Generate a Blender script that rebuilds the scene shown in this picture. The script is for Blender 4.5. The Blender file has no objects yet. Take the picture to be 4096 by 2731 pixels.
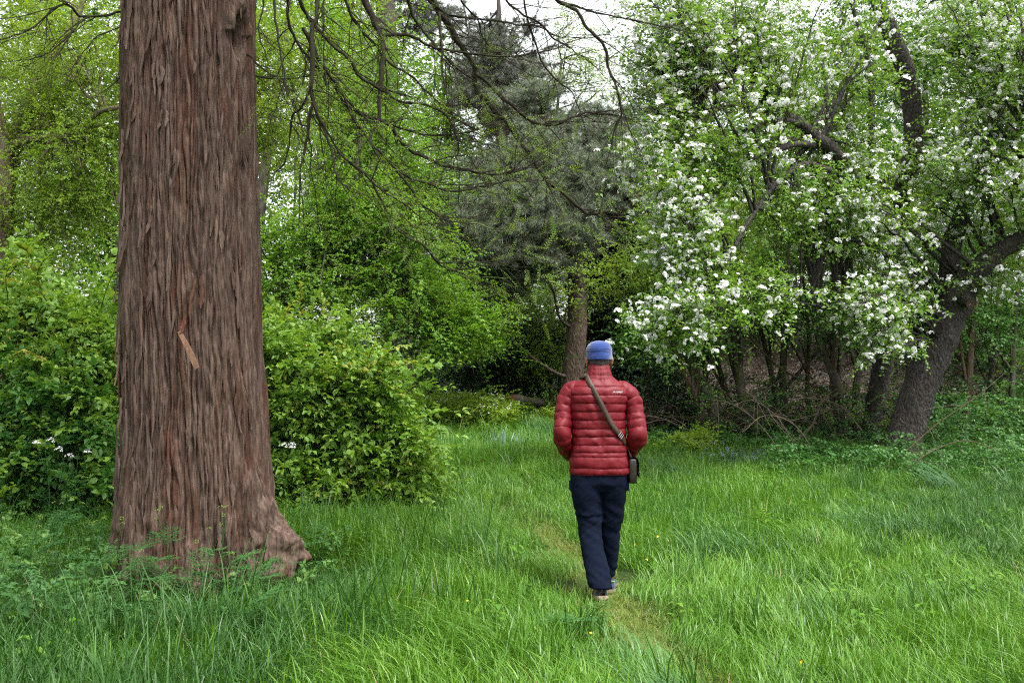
import bpy, math, random
import numpy as np
from mathutils import Vector, Matrix

SC = bpy.context.scene
COL = SC.collection
rng = np.random.default_rng(7)
R = math.radians

# ------------------------------------------------------------------ camera, sky, sun, exposure
F = 995.6                                   # focal length in pixels of the 1024 wide frame
CAMZ, PITCH = 1.6, R(1.5)
cam = bpy.data.cameras.new('camera')
cam.sensor_width = 36.0; cam.lens = 35.0
cam.clip_start = 0.1; cam.clip_end = 2000
camo = bpy.data.objects.new('camera', cam); COL.objects.link(camo)
camo.location = (0, 0, CAMZ); camo.rotation_euler = (R(90) + PITCH, 0, 0)
SC.camera = camo

SUN_EL, SUN_AZ = R(64), R(140)              # azimuth: clockwise from +Y, where the light comes from
W = bpy.data.worlds.new('World'); SC.world = W; W.use_nodes = True
nt = W.node_tree; nt.nodes.clear()
sky = nt.nodes.new('ShaderNodeTexSky'); sky.sky_type = 'NISHITA'; sky.sun_disc = False
sky.sun_elevation = SUN_EL; sky.sun_rotation = SUN_AZ; sky.dust_density = 3.0
hs = nt.nodes.new('ShaderNodeHueSaturation'); hs.inputs['Saturation'].default_value = 0.15
bg = nt.nodes.new('ShaderNodeBackground'); bg.inputs['Strength'].default_value = 0.14
wo = nt.nodes.new('ShaderNodeOutputWorld')
nt.links.new(sky.outputs[0], hs.inputs['Color']); nt.links.new(hs.outputs[0], bg.inputs['Color'])
nt.links.new(bg.outputs[0], wo.inputs['Surface'])

sl = bpy.data.lights.new('sun', 'SUN'); sl.energy = 1.5; sl.angle = R(14); sl.color = (1, .97, .92)
so = bpy.data.objects.new('sun', sl); COL.objects.link(so)
sd = Vector((math.sin(SUN_AZ) * math.cos(SUN_EL), math.cos(SUN_AZ) * math.cos(SUN_EL), math.sin(SUN_EL)))
so.rotation_euler = (-sd).to_track_quat('-Z', 'Y').to_euler(); so.location = (0, -10, 30)

SC.view_settings.view_transform = 'Standard'; SC.view_settings.look = 'None'
SC.view_settings.exposure = 1.95; SC.view_settings.gamma = 1.0; SC.view_settings.use_curve_mapping = False
SC.render.engine = 'CYCLES'
cy = SC.cycles
cy.max_bounces = 6; cy.diffuse_bounces = 3; cy.glossy_bounces = 2; cy.transmission_bounces = 4
cy.transparent_max_bounces = 4; cy.caustics_reflective = False; cy.caustics_refractive = False
cy.sample_clamp_indirect = 6.0
cy.use_denoising = False; cy.filter_width = 1.15

# ------------------------------------------------------------------ helpers
def P(px, py, d):
    """point seen at pixel (px, py) of the 1024 x 682 photograph at ground distance d"""
    u, v = (px - 512) / F, (341 - py) / F
    y = math.cos(PITCH) - v * math.sin(PITCH); z = math.sin(PITCH) + v * math.cos(PITCH)
    return np.array((u / y * d, d, CAMZ + z / y * d))
def PL(pts, d0, d1=None):
    d1 = d0 if d1 is None else d1
    n = len(pts)
    return np.array([P(a, b, d0 + (d1 - d0) * i / max(1, n - 1)) for i, (a, b) in enumerate(pts)])

_pr = np.random.default_rng(3); _perm = _pr.permutation(256); _perm = np.concatenate([_perm, _perm, _perm])
_gr = _pr.normal(size=(256, 3)); _gr /= np.linalg.norm(_gr, axis=1)[:, None]
def pn(p, s=0):
    p = np.asarray(p, float) + s * 17.31
    i = np.floor(p).astype(int); f = p - i; i &= 255
    u = f * f * f * (f * (f * 6 - 15) + 10)
    out = 0
    for a in (0, 1):
        for b in (0, 1):
            for c in (0, 1):
                h = _perm[_perm[_perm[i[..., 0] + a] + i[..., 1] + b] + i[..., 2] + c]
                g = _gr[h & 255]
                w = (u[..., 0] if a else 1 - u[..., 0]) * (u[..., 1] if b else 1 - u[..., 1]) * (u[..., 2] if c else 1 - u[..., 2])
                out = out + w * ((f[..., 0] - a) * g[..., 0] + (f[..., 1] - b) * g[..., 1] + (f[..., 2] - c) * g[..., 2])
    return out * 1.6
def sstep(a, b, x):
    t = np.clip((x - a) / (b - a), 0, 1); return t * t * (3 - 2 * t)

def gz(x, y):
    x = np.asarray(x, float); y = np.asarray(y, float)
    z = 0.45 * sstep(9, 34, y) + 0.05 * pn(np.stack([x * .35, y * .35, x * 0 + .5], -1)) * sstep(1, 4, np.abs(y - 7) + 1)
    z = z + 2.6 * sstep(20.5, 33, y - .06 * x) * sstep(2.5, 7, x)      # the bank under the thicket on the right
    z = z + 3.0 * sstep(40, 70, y)
    return z

class MB:
    def __init__(s): s.v = []; s.f = {3: [], 4: []}; s.n = 0; s.a = []
    def add(s, V, Fc, att=None):
        V = np.asarray(V, float).reshape(-1, 3); Fc = np.asarray(Fc, int)
        s.v.append(V); s.f[Fc.shape[1]].append(Fc + s.n); s.n += len(V)
        s.a.append(np.full(len(V), .5) if att is None else np.broadcast_to(np.asarray(att, float), (len(V),)))
    def mesh(s, name, mats, smooth=True):
        me = bpy.data.meshes.new(name)
        V = np.concatenate(s.v); parts = [np.concatenate(s.f[k]) for k in (3, 4) if s.f[k]]
        me.vertices.add(len(V)); me.vertices.foreach_set('co', V.astype(np.float32).ravel())
        loops = np.concatenate([p.ravel() for p in parts]); tot = np.concatenate([np.full(len(p), p.shape[1]) for p in parts])
        st = np.concatenate([[0], np.cumsum(tot)[:-1]])
        me.loops.add(len(loops)); me.loops.foreach_set('vertex_index', loops.astype(np.int32))
        me.polygons.add(len(tot)); me.polygons.foreach_set('loop_start', st.astype(np.int32))
        me.polygons.foreach_set('use_smooth', np.full(len(tot), smooth))
        at = me.attributes.new('lt', 'FLOAT', 'POINT'); at.data.foreach_set('value', np.concatenate(s.a).astype(np.float32))
        for m in (mats if isinstance(mats, (list, tuple)) else [mats]): me.materials.append(m)
        me.update(calc_edges=True); me.validate()
        return me
    def build(s, name, mat, parent=None, smooth=True, loc=None):
        return obj(name, s.mesh(name, mat, smooth), parent, loc)

def obj(name, me, parent=None, loc=None, rot=None):
    o = bpy.data.objects.new(name, me); COL.objects.link(o)
    if parent is not None: o.parent = parent
    if loc is not None: o.location = loc
    if rot is not None: o.rotation_euler = rot
    return o
def tag(o, label=None, cat=None, group=None, kind=None):
    for k, v in (('label', label), ('category', cat), ('group', group), ('kind', kind)):
        if v: o[k] = v
    return o
def thing(name, label, cat, loc=(0, 0, 0), rz=0, group=None):
    o = bpy.data.objects.new(name, None); COL.objects.link(o); o.empty_display_size = .1
    o.location = loc; o.rotation_euler = (0, 0, rz)
    return tag(o, label, cat, group)
def local(o, V): return np.asarray(V, float) - np.array(o.location)     # for things without rotation

def resample(pts, n):
    pts = np.asarray(pts, float)
    if len(pts) > 2:                        # Catmull-Rom through the points
        q = np.vstack([2 * pts[0] - pts[1], pts, 2 * pts[-1] - pts[-2]]); k = len(pts) - 1
        t = np.linspace(0, k - 1e-6, n); i = t.astype(int); f = (t - i)[:, None]
        a, b, c, d = q[i], q[i + 1], q[i + 2], q[i + 3]
        return .5 * (2 * b + (c - a) * f + (2 * a - 5 * b + 4 * c - d) * f ** 2 + (3 * b - a - 3 * c + d) * f ** 3)
    t = np.linspace(0, 1, n)[:, None]; return pts[0] * (1 - t) + pts[-1] * t
def frames(pts):
    T = np.gradient(pts, axis=0); T /= np.linalg.norm(T, axis=1)[:, None] + 1e-9
    ref = np.array((0, 0, 1.)) if abs(T[0][2]) < .9 else np.array((0, 1., 0))
    N = np.zeros_like(T); n = np.cross(T[0], ref); n /= np.linalg.norm(n)
    for i in range(len(T)):
        n = n - T[i] * np.dot(n, T[i]); n /= np.linalg.norm(n) + 1e-9; N[i] = n
    return T, N, np.cross(T, N)
def tube(mb, pts, rad, sides=5, cap=False, att=None, rough=0.0, seed=0):
    pts = np.asarray(pts, float); n = len(pts); rad = np.broadcast_to(np.asarray(rad, float), (n,))
    T, N, B = frames(pts)
    a = np.linspace(0, 2 * math.pi, sides, endpoint=False)
    rr = rad[:, None] * np.ones(sides)
    ring = N[:, None, :] * np.cos(a)[None, :, None] + B[:, None, :] * np.sin(a)[None, :, None]
    if rough:
        base = pts[:, None, :] + ring * rr[..., None]
        rr = rr * (1 + rough * pn(base * np.array((9, 9, 4.)), seed) + rough * .6 * pn(base * np.array((24, 24, 7.)), seed + 3))
    V = (pts[:, None, :] + ring * rr[..., None]).reshape(-1, 3)
    i = np.arange(n - 1)[:, None] * sides; j = np.arange(sides)[None, :]; k = (j + 1) % sides
    Fc = np.stack([i + j, i + k, i + sides + k, i + sides + j], -1).reshape(-1, 4)
    mb.add(V, Fc, att)
    if cap:
        mb.add(np.vstack([V[-sides:], pts[-1] + T[-1] * rad[-1] * .3]), np.stack([np.arange(sides), (np.arange(sides) + 1) % sides, np.full(sides, sides)], -1), att)
def grid_faces(nu, nv, wrap=True):
    i = np.arange(nu - 1)[:, None] * nv; j = np.arange(nv if wrap else nv - 1)[None, :]; k = (j + 1) % nv
    return np.stack([i + j, i + k, i + nv + k, i + nv + j], -1).reshape(-1, 4)
def bez(a, b, c, n):
    t = np.linspace(0, 1, n)[:, None]; return a * (1 - t) ** 2 + 2 * b * t * (1 - t) + c * t ** 2
def unit(v): return v / (np.linalg.norm(v, axis=-1, keepdims=True) + 1e-9)
def eulers(y, up):
    y = unit(y); x = unit(np.cross(y, up)); z = np.cross(x, y)
    return np.stack([np.arctan2(y[:, 2], z[:, 2]), -np.arcsin(np.clip(x[:, 2], -1, 1)), np.arctan2(x[:, 1], x[:, 0])], -1)

# ------------------------------------------------------------------ materials
def nodes(name):
    m = bpy.data.materials.new(name); m.use_nodes = True; n = m.node_tree; n.nodes.clear()
    out = n.nodes.new('ShaderNodeOutputMaterial')
    def N(t, **kw):
        x = n.nodes.new(t)
        for k, v in kw.items():
            if k.startswith('_'): setattr(x, k[1:], v)
            else: x.inputs[k.replace('_', ' ')].default_value = v
        return x
    return m, n, N, out, n.links.new
def c4(c): return (*c, 1)
def ramp(N, cols):
    r = N('ShaderNodeValToRGB'); e = r.color_ramp.elements
    while len(e) < len(cols): e.new(.5)
    for q, (p, c) in zip(e, cols): q.position = p; q.color = c4(c)
    return r
def leaf_mat(name, a, b, c=None, trans=.38, rough=.5, spec=.35, tw=(1.25, 1.15, .6)):
    """a to b by leaf and by spray"""
    m, n, N, out, L = nodes(name)
    at = N('ShaderNodeAttribute', _attribute_name='lt'); oi = N('ShaderNodeObjectInfo')
    ad = N('ShaderNodeMath', _operation='MULTIPLY_ADD'); ad.inputs[1].default_value = .55
    mu = N('ShaderNodeMath', _operation='MULTIPLY'); mu.inputs[1].default_value = .45
    L(at.outputs['Fac'], ad.inputs[0]); L(oi.outputs['Random'], mu.inputs[0]); L(mu.outputs[0], ad.inputs[2])
    r = ramp(N, [(0, a), (.65, b), (1, c or b)]); L(ad.outputs[0], r.inputs[0])
    p = N('ShaderNodeBsdfPrincipled', Roughness=rough); p.inputs['Specular IOR Level'].default_value = spec
    t = N('ShaderNodeBsdfTranslucent'); mx = N('ShaderNodeMixShader'); mx.inputs[0].default_value = trans
    tc = N('ShaderNodeMix', _data_type='RGBA', _blend_type='MULTIPLY'); tc.inputs[0].default_value = 1; tc.inputs[7].default_value = c4(tw)
    L(r.outputs[0], p.inputs['Base Color']); L(r.outputs[0], tc.inputs[6]); L(tc.outputs[2], t.inputs[0])
    L(p.outputs[0], mx.inputs[1]); L(t.outputs[0], mx.inputs[2]); L(mx.outputs[0], out.inputs[0])
    return m
def bark_mat(name, cols, sc=(14, 14, 3.5), bump=.6, rough=.9, moss=None, dist=.02):
    m, n, N, out, L = nodes(name)
    tc = N('ShaderNodeTexCoord'); mp = N('ShaderNodeMapping'); mp.inputs['Scale'].default_value = sc
    L(tc.outputs['Object'], mp.inputs[0])
    no = N('ShaderNodeTexNoise', Scale=1.6, Detail=7, Roughness=.65, Distortion=.5); L(mp.outputs[0], no.inputs['Vector'])
    k = len(cols); r = ramp(N, [(.28 + .44 * i / (k - 1), c) for i, c in enumerate(cols)]); L(no.outputs['Fac'], r.inputs[0])
    col = r.outputs[0]
    if moss:
        n2 = N('ShaderNodeTexNoise', Scale=2.2, Detail=4); L(tc.outputs['Object'], n2.inputs['Vector'])
        r2 = ramp(N, [(.5, (0, 0, 0)), (.68, (1, 1, 1))]); L(n2.outputs['Fac'], r2.inputs[0])
        mx = N('ShaderNodeMix', _data_type='RGBA'); L(r2.outputs[0], mx.inputs[0]); L(col, mx.inputs[6]); mx.inputs[7].default_value = c4(moss); col = mx.outputs[2]
    p = N('ShaderNodeBsdfPrincipled', Roughness=rough); p.inputs['Specular IOR Level'].default_value = .2
    L(col, p.inputs['Base Color'])
    if bump:
        vo = N('ShaderNodeTexVoronoi', Scale=1.3, _feature='DISTANCE_TO_EDGE'); L(mp.outputs[0], vo.inputs['Vector'])
        r3 = ramp(N, [(0, (0, 0, 0)), (.25, (1, 1, 1))]); L(vo.outputs['Distance'], r3.inputs[0])
        ml = N('ShaderNodeMath', _operation='MULTIPLY_ADD'); L(r3.outputs[0], ml.inputs[0]); ml.inputs[1].default_value = .5; L(no.outputs['Fac'], ml.inputs[2])
        bp = N('ShaderNodeBump', Strength=bump, Distance=dist); L(ml.outputs[0], bp.inputs['Height']); L(bp.outputs[0], p.inputs['Normal'])
    L(p.outputs[0], out.inputs[0])
    return m
def cloth_mat(name, a, b, scale=40, rough=.7, spec=.3, sheen=0, bump=.15, stretch=(1, 1, 1)):
    m, n, N, out, L = nodes(name)
    tc = N('ShaderNodeTexCoord'); mp = N('ShaderNodeMapping'); mp.inputs['Scale'].default_value = stretch; L(tc.outputs['Object'], mp.inputs[0])
    no = N('ShaderNodeTexNoise', Scale=scale, Detail=6, Roughness=.6); L(mp.outputs[0], no.inputs['Vector'])
    r = ramp(N, [(.35, a), (.65, b)]); L(no.outputs['Fac'], r.inputs[0])
    p = N('ShaderNodeBsdfPrincipled', Roughness=rough); p.inputs['Specular IOR Level'].default_value = spec
    if sheen: p.inputs['Sheen Weight'].default_value = sheen
    L(r.outputs[0], p.inputs['Base Color'])
    bp = N('ShaderNodeBump', Strength=bump, Distance=.004); L(no.outputs['Fac'], bp.inputs['Height']); L(bp.outputs[0], p.inputs['Normal'])
    L(p.outputs[0], out.inputs[0]); return m

# ------------------------------------------------------------------ leaves, sprays, scattering
def leaf_shape(L_, W_, fold=.25, droop=.25, fine=False):
    """leaf along +Y, face up +Z, folded on its midrib; 4 or 8 triangles"""
    if not fine:
        V = [(0, 0, 0), (-W_ / 2, .45 * L_, fold * W_ / 2), (W_ / 2, .45 * L_, fold * W_ / 2), (0, .5 * L_, 0), (0, L_, -droop * L_)]
        Fc = [(0, 3, 1), (0, 2, 3), (1, 3, 4), (3, 2, 4)]
    else:
        h = fold * W_ / 2
        V = [(0, 0, 0), (-.4 * W_, .25 * L_, h), (.4 * W_, .25 * L_, h), (0, .28 * L_, .02 * L_), (-.5 * W_, .52 * L_, h), (.5 * W_, .52 * L_, h), (0, .55 * L_, -.03 * L_),
             (-.28 * W_, .78 * L_, h * .4 - droop * .5 * L_), (.28 * W_, .78 * L_, h * .4 - droop * .5 * L_), (0, L_, -droop * L_)]
        Fc = [(0, 3, 1), (0, 2, 3), (1, 3, 6), (1, 6, 4), (3, 2, 5), (3, 5, 6), (4, 6, 7), (6, 5, 8), (7, 6, 9), (6, 8, 9)]
    return np.array(V, float), np.array(Fc, int)
def place(V, pos, y, up, s=1.0):
    y = unit(np.asarray(y, float)); x = unit(np.cross(y, up)); z = np.cross(x, y)
    return np.asarray(pos) + (V[:, :1] * x + V[:, 1:2] * y + V[:, 2:3] * z) * s

PROTO = {}
def proto(name, mb, mats):
    """an unlinked object that only lends its mesh to the scatters"""
    o = bpy.data.objects.new(name, mb.mesh(name, mats)); return o
def spray(name, mat, seed, length=.35, n=16, leaf=(.055, .03), flat=.6, fine=False, stem=.0018, jitter=.5, droop=.3, whorl=False, twist=.6):
    r = np.random.default_rng(seed); mb = MB()
    for tw in range(1):
        cur = np.array([(0, 0, 0), (r.normal(0, .04) * length, .5 * length, .05 * length), (r.normal(0, .08) * length, length, -.04 * length)])
        line = resample(cur, 6); tube(mb, line, np.linspace(stem, stem * .4, 6), 3, att=.0)
    for i in range(n):
        t = (i + .6) / n; p = line[min(5, int(t * 5.99))] + r.normal(0, .008, 3)
        side = (-1) ** i; az = side * (r.uniform(.6, 1.25) * (1 - .5 * t * t))
        el = r.normal(.1, jitter * .4)
        d = np.array((math.sin(az) * math.cos(el), math.cos(az) * math.cos(el), math.sin(el)))
        if r.random() > flat: d = unit(d + r.normal(0, .6, 3))
        up = unit(np.array((0, 0, 1)) + r.normal(0, twist, 3) * .6)
        s = r.uniform(.65, 1.15) * (1 - .25 * t)
        V, Fc = leaf_shape(leaf[0], leaf[1], r.uniform(.1, .5), r.uniform(0, droop), fine)
        mb.add(place(V, p, d, up, s), Fc, r.uniform(0, 1))
    return proto(name, mb, mat)
GROUPS = {}
def scatter_group(protos):
    key = tuple(o.name for o in protos)
    if key in GROUPS: return GROUPS[key]
    g = bpy.data.node_groups.new('scatter', 'GeometryNodeTree')
    g.interface.new_socket('Geometry', in_out='INPUT', socket_type='NodeSocketGeometry')
    g.interface.new_socket('Geometry', in_out='OUTPUT', socket_type='NodeSocketGeometry')
    N = g.nodes.new; L = g.links.new
    gi = N('NodeGroupInput'); go = N('NodeGroupOutput')
    ra = N('GeometryNodeInputNamedAttribute'); ra.data_type = 'FLOAT_VECTOR'; ra.inputs[0].default_value = 'rot'
    sa = N('GeometryNodeInputNamedAttribute'); sa.data_type = 'FLOAT_VECTOR'; sa.inputs[0].default_value = 'scl'
    ka = N('GeometryNodeInputNamedAttribute'); ka.data_type = 'INT'; ka.inputs[0].default_value = 'which'
    er = N('FunctionNodeEulerToRotation'); L(ra.outputs['Attribute'], er.inputs[0])
    jn = N('GeometryNodeJoinGeometry')
    for i, o in enumerate(protos):
        oi = N('GeometryNodeObjectInfo'); oi.inputs['Object'].default_value = o; oi.transform_space = 'ORIGINAL'
        cp = N('FunctionNodeCompare'); cp.data_type = 'INT'; cp.operation = 'EQUAL'
        ins = [s for s in cp.inputs if s.enabled and s.type == 'INT']
        L(ka.outputs['Attribute'], ins[0]); ins[1].default_value = i
        ip = N('GeometryNodeInstanceOnPoints')
        L(gi.outputs[0], ip.inputs['Points']); L(cp.outputs[0], ip.inputs['Selection']); L(oi.outputs['Geometry'], ip.inputs['Instance'])
        L(er.outputs[0], ip.inputs['Rotation']); L(sa.outputs['Attribute'], ip.inputs['Scale']); L(ip.outputs[0], jn.inputs[0])
    L(jn.outputs[0], go.inputs[0])
    GROUPS[key] = g; return g
NINST = 0
def scatter(name, protos, pts, rot, scl, which=None, parent=None, seed=0, mat=None):
    global NINST
    pts = np.asarray(pts, float); n = len(pts); NINST += n
    if which is None: which = np.random.default_rng(seed).integers(0, len(protos), n)
    me = bpy.data.meshes.new(name); me.vertices.add(n); me.vertices.foreach_set('co', pts.astype(np.float32).ravel())
    scl = np.asarray(scl, float); scl = np.repeat(scl[:, None], 3, 1) if scl.ndim == 1 else scl
    a = me.attributes.new('rot', 'FLOAT_VECTOR', 'POINT'); a.data.foreach_set('vector', np.asarray(rot, np.float32).ravel())
    a = me.attributes.new('scl', 'FLOAT_VECTOR', 'POINT'); a.data.foreach_set('vector', scl.astype(np.float32).ravel())
    a = me.attributes.new('which', 'INT', 'POINT'); a.data.foreach_set('value', np.asarray(which, np.int32))
    o = obj(name, me, parent); o.modifiers.new('scatter', 'NODES').node_group = scatter_group(protos)
    o['kind'] = 'stuff'
    return o
# ------------------------------------------------------------------ ground, path
def path_x(y):
    ys = [0, 4, 5.06, 5.83, 6.9, 8.25, 10, 11.5, 13, 16, 20]
    xs = [1.5, 1.12, .93, .77, .64, .50, .28, .05, -.15, -.45, -.6]
    return np.interp(y, ys, xs)
def ground_mat():
    m, n, N, out, L = nodes('soil_and_moss')
    tc = N('ShaderNodeTexCoord')
    no = N('ShaderNodeTexNoise', Scale=.45, Detail=8, Roughness=.6); L(tc.outputs['Object'], no.inputs['Vector'])
    n2 = N('ShaderNodeTexNoise', Scale=26, Detail=6, Roughness=.7); L(tc.outputs['Object'], n2.inputs['Vector'])
    r1 = ramp(N, [(.3, (.018, .035, .008)), (.7, (.035, .055, .014))]); L(n2.outputs['Fac'], r1.inputs[0])
    r2 = ramp(N, [(.3, (.035, .022, .014)), (.55, (.065, .050, .042)), (.72, (.15, .125, .112))]); L(n2.outputs['Fac'], r2.inputs[0])
    sx = N('ShaderNodeSeparateXYZ'); L(tc.outputs['Object'], sx.inputs[0])
    ml = N('ShaderNodeMath', _operation='MULTIPLY_ADD'); ml.inputs[1].default_value = 5; L(no.outputs['Fac'], ml.inputs[0]); L(sx.outputs['Y'], ml.inputs[2])
    mr = N('ShaderNodeMapRange'); mr.inputs['From Min'].default_value = 22; mr.inputs['From Max'].default_value = 26; L(ml.outputs[0], mr.inputs['Value'])
    mx = N('ShaderNodeMix', _data_type='RGBA'); L(mr.outputs[0], mx.inputs[0]); L(r1.outputs[0], mx.inputs[6]); L(r2.outputs[0], mx.inputs[7])
    p = N('ShaderNodeBsdfPrincipled', Roughness=.95); p.inputs['Specular IOR Level'].default_value = .1; L(mx.outputs[2], p.inputs['Base Color'])
    bp = N('ShaderNodeBump', Strength=.6, Distance=.04); L(n2.outputs['Fac'], bp.inputs['Height']); L(bp.outputs[0], p.inputs['Normal'])
    L(p.outputs[0], out.inputs[0]); return m
xs = np.concatenate([np.linspace(-160, -20, 15)[:-1], np.linspace(-20, 22, 110), np.linspace(22, 160, 15)[1:]])
ys = np.concatenate([np.linspace(-60, 2, 12)[:-1], np.linspace(2, 45, 110), np.linspace(45, 260, 20)[1:]])
Y, X = np.meshgrid(ys, xs, indexing='ij')
mb = MB(); mb.add(np.stack([X, Y, gz(X, Y)], -1), grid_faces(len(ys), len(xs), False))
tag(mb.build('ground', ground_mat()), kind='structure')

m, n, N, out, L = nodes('trodden_turf')
tc = N('ShaderNodeTexCoord'); no = N('ShaderNodeTexNoise', Scale=9, Detail=8, Roughness=.7); L(tc.outputs['Object'], no.inputs['Vector'])
r1 = ramp(N, [(.36, (.045, .085, .016)), (.52, (.085, .12, .028)), (.64, (.14, .125, .05)), (.76, (.15, .10, .055))]); L(no.outputs['Fac'], r1.inputs[0])
p = N('ShaderNodeBsdfPrincipled', Roughness=.95); p.inputs['Specular IOR Level'].default_value = .1; L(r1.outputs[0], p.inputs['Base Color'])
bp = N('ShaderNodeBump', Strength=.7, Distance=.02); L(no.outputs['Fac'], bp.inputs['Height']); L(bp.outputs[0], p.inputs['Normal']); L(p.outputs[0], out.inputs[0])
ys = np.linspace(2.5, 12.5, 140); us = np.linspace(-1, 1, 9)
Y, U = np.meshgrid(ys, us, indexing='ij')
wv = .10 + .10 * pn(np.stack([Y * 1.4, Y * 0 + np.sign(U) * 3, Y * 0], -1)) - .03 * np.clip(Y - 8.5, 0, 9)
X = path_x(Y) + U * wv
mb = MB(); mb.add(np.stack([X, Y, gz(X, Y) + .010 - .004 * np.abs(U)], -1), grid_faces(len(ys), len(us), False))
tag(mb.build('path', m), kind='structure')

# ------------------------------------------------------------------ grass
M_grass = leaf_mat('grass_blade', (.040, .122, .009), (.094, .228, .014), (.19, .31, .040), trans=.35, rough=.42, spec=.45)
M_grass_b = leaf_mat('bluish_grass_blade', (.035, .11, .03), (.075, .19, .045), (.16, .27, .11), trans=.3, rough=.42, spec=.45, tw=(1.1, 1.2, .7))
M_grass_y = leaf_mat('dry_grass_blade', (.09, .17, .018), (.16, .215, .038), (.29, .25, .12), trans=.35, rough=.5)
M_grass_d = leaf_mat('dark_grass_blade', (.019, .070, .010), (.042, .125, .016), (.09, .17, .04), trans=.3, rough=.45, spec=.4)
M_straw = leaf_mat('straw', (.22, .16, .09), (.32, .25, .14), (.4, .3, .2), trans=.2, rough=.7)
def clump(name, mat, seed, K, rad, ln, lean, width, direct=None, spread=.5):
    r = np.random.default_rng(seed); mb = MB()
    for i in range(K):
        a = r.uniform(0, 6.283); q = rad * math.sqrt(r.random()); b = np.array((q * math.cos(a), q * math.sin(a), 0))
        az = r.uniform(0, 6.283) if direct is None else direct + r.normal(0, spread)
        d = np.array((math.cos(az), math.sin(az), 0)); L_ = r.uniform(*ln); le = r.uniform(*lean)
        t = np.array((0, .3, .62, .85, 1.))
        hor = le * t ** 1.9; ver = np.where(t < 1, t, t) * math.sqrt(max(.05, 1 - min(.95, le * .8) ** 2)) - .38 * le * t ** 3
        c = b + d * (hor * L_)[:, None] + np.array((0, 0, 1)) * (ver * L_)[:, None]
        sa = az + 1.57 + r.normal(0, .5); sd_ = np.array((math.cos(sa), math.sin(sa), 0)); w = width * r.uniform(.6, 1.3)
        ww = np.array((.7, 1, .85, .5)) * w / 2
        V = np.vstack([c[:4] - sd_ * ww[:, None], c[:4] + sd_ * ww[:, None], c[4:5]])
        lt = np.clip(r.normal(.5, .25), 0, 1)
        mb.add(V, [(0, 4, 5, 1), (1, 5, 6, 2), (2, 6, 7, 3)], lt); 
        mb.f[3].append(np.array([(3, 7, 8)]) + mb.n - 9)
    return proto(name, mb, mat)
def weed(name, seed):
    r = np.random.default_rng(seed); mb = MB()
    for i in range(11):
        a = r.uniform(0, 6.283); p0 = np.array((math.cos(a), math.sin(a), 0)) * r.uniform(0, .1); hgt = r.uniform(.05, .2); tube(mb, np.array([p0, p0 * 1.2 + (0, 0, hgt * .6), p0 * 1.5 + (0, 0, hgt)]), .0015, 3)
        for j in range(3):
            a2 = a + r.normal(0, 1.2); d = np.array((math.cos(a2), math.sin(a2), r.uniform(-.1, .4))); L_ = r.uniform(.05, .09); V, Fc = leaf_shape(L_, L_ * .6, .3, .3, True); mb.add(place(V, p0 * 1.5 + (0, 0, hgt * (1 - .25 * j)), d, np.array((0, 0, 1.))), Fc, r.random())
    return proto(name, mb, M_grass)
G = [clump('grass_upright', M_grass, 1, 60, .17, (.14, .30), (.1, .7), .0066),
     clump('grass_fine', M_grass, 2, 80, .19, (.10, .24), (.2, .9), .0038),
     clump('grass_combed', M_grass, 3, 60, .19, (.18, .36), (.5, 1.05), .0056, 0.0, .45),
     clump('grass_swirl', M_grass_b, 4, 46, .17, (.22, .40), (.6, 1.15), .0070, 0.0, .35),
     clump('grass_tall', M_grass_d, 5, 22, .14, (.30, .55), (.05, .5), .0065),
     clump('grass_short', M_grass_y, 6, 90, .17, (.06, .15), (.3, 1.1), .0042),
     clump('grass_shaded', M_grass_d, 8, 55, .17, (.16, .34), (.15, .8), .0055),  # darker grass copy, shade put into the blade colour
     clump('straw_bits', M_straw, 9, 14, .2, (.08, .22), (.9, 1.3), .003), weed('weed_rosette', 10), clump('grass_mixed_straw', M_straw, 11, 9, .2, (.2, .42), (.4, 1.2), .0035)]
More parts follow.
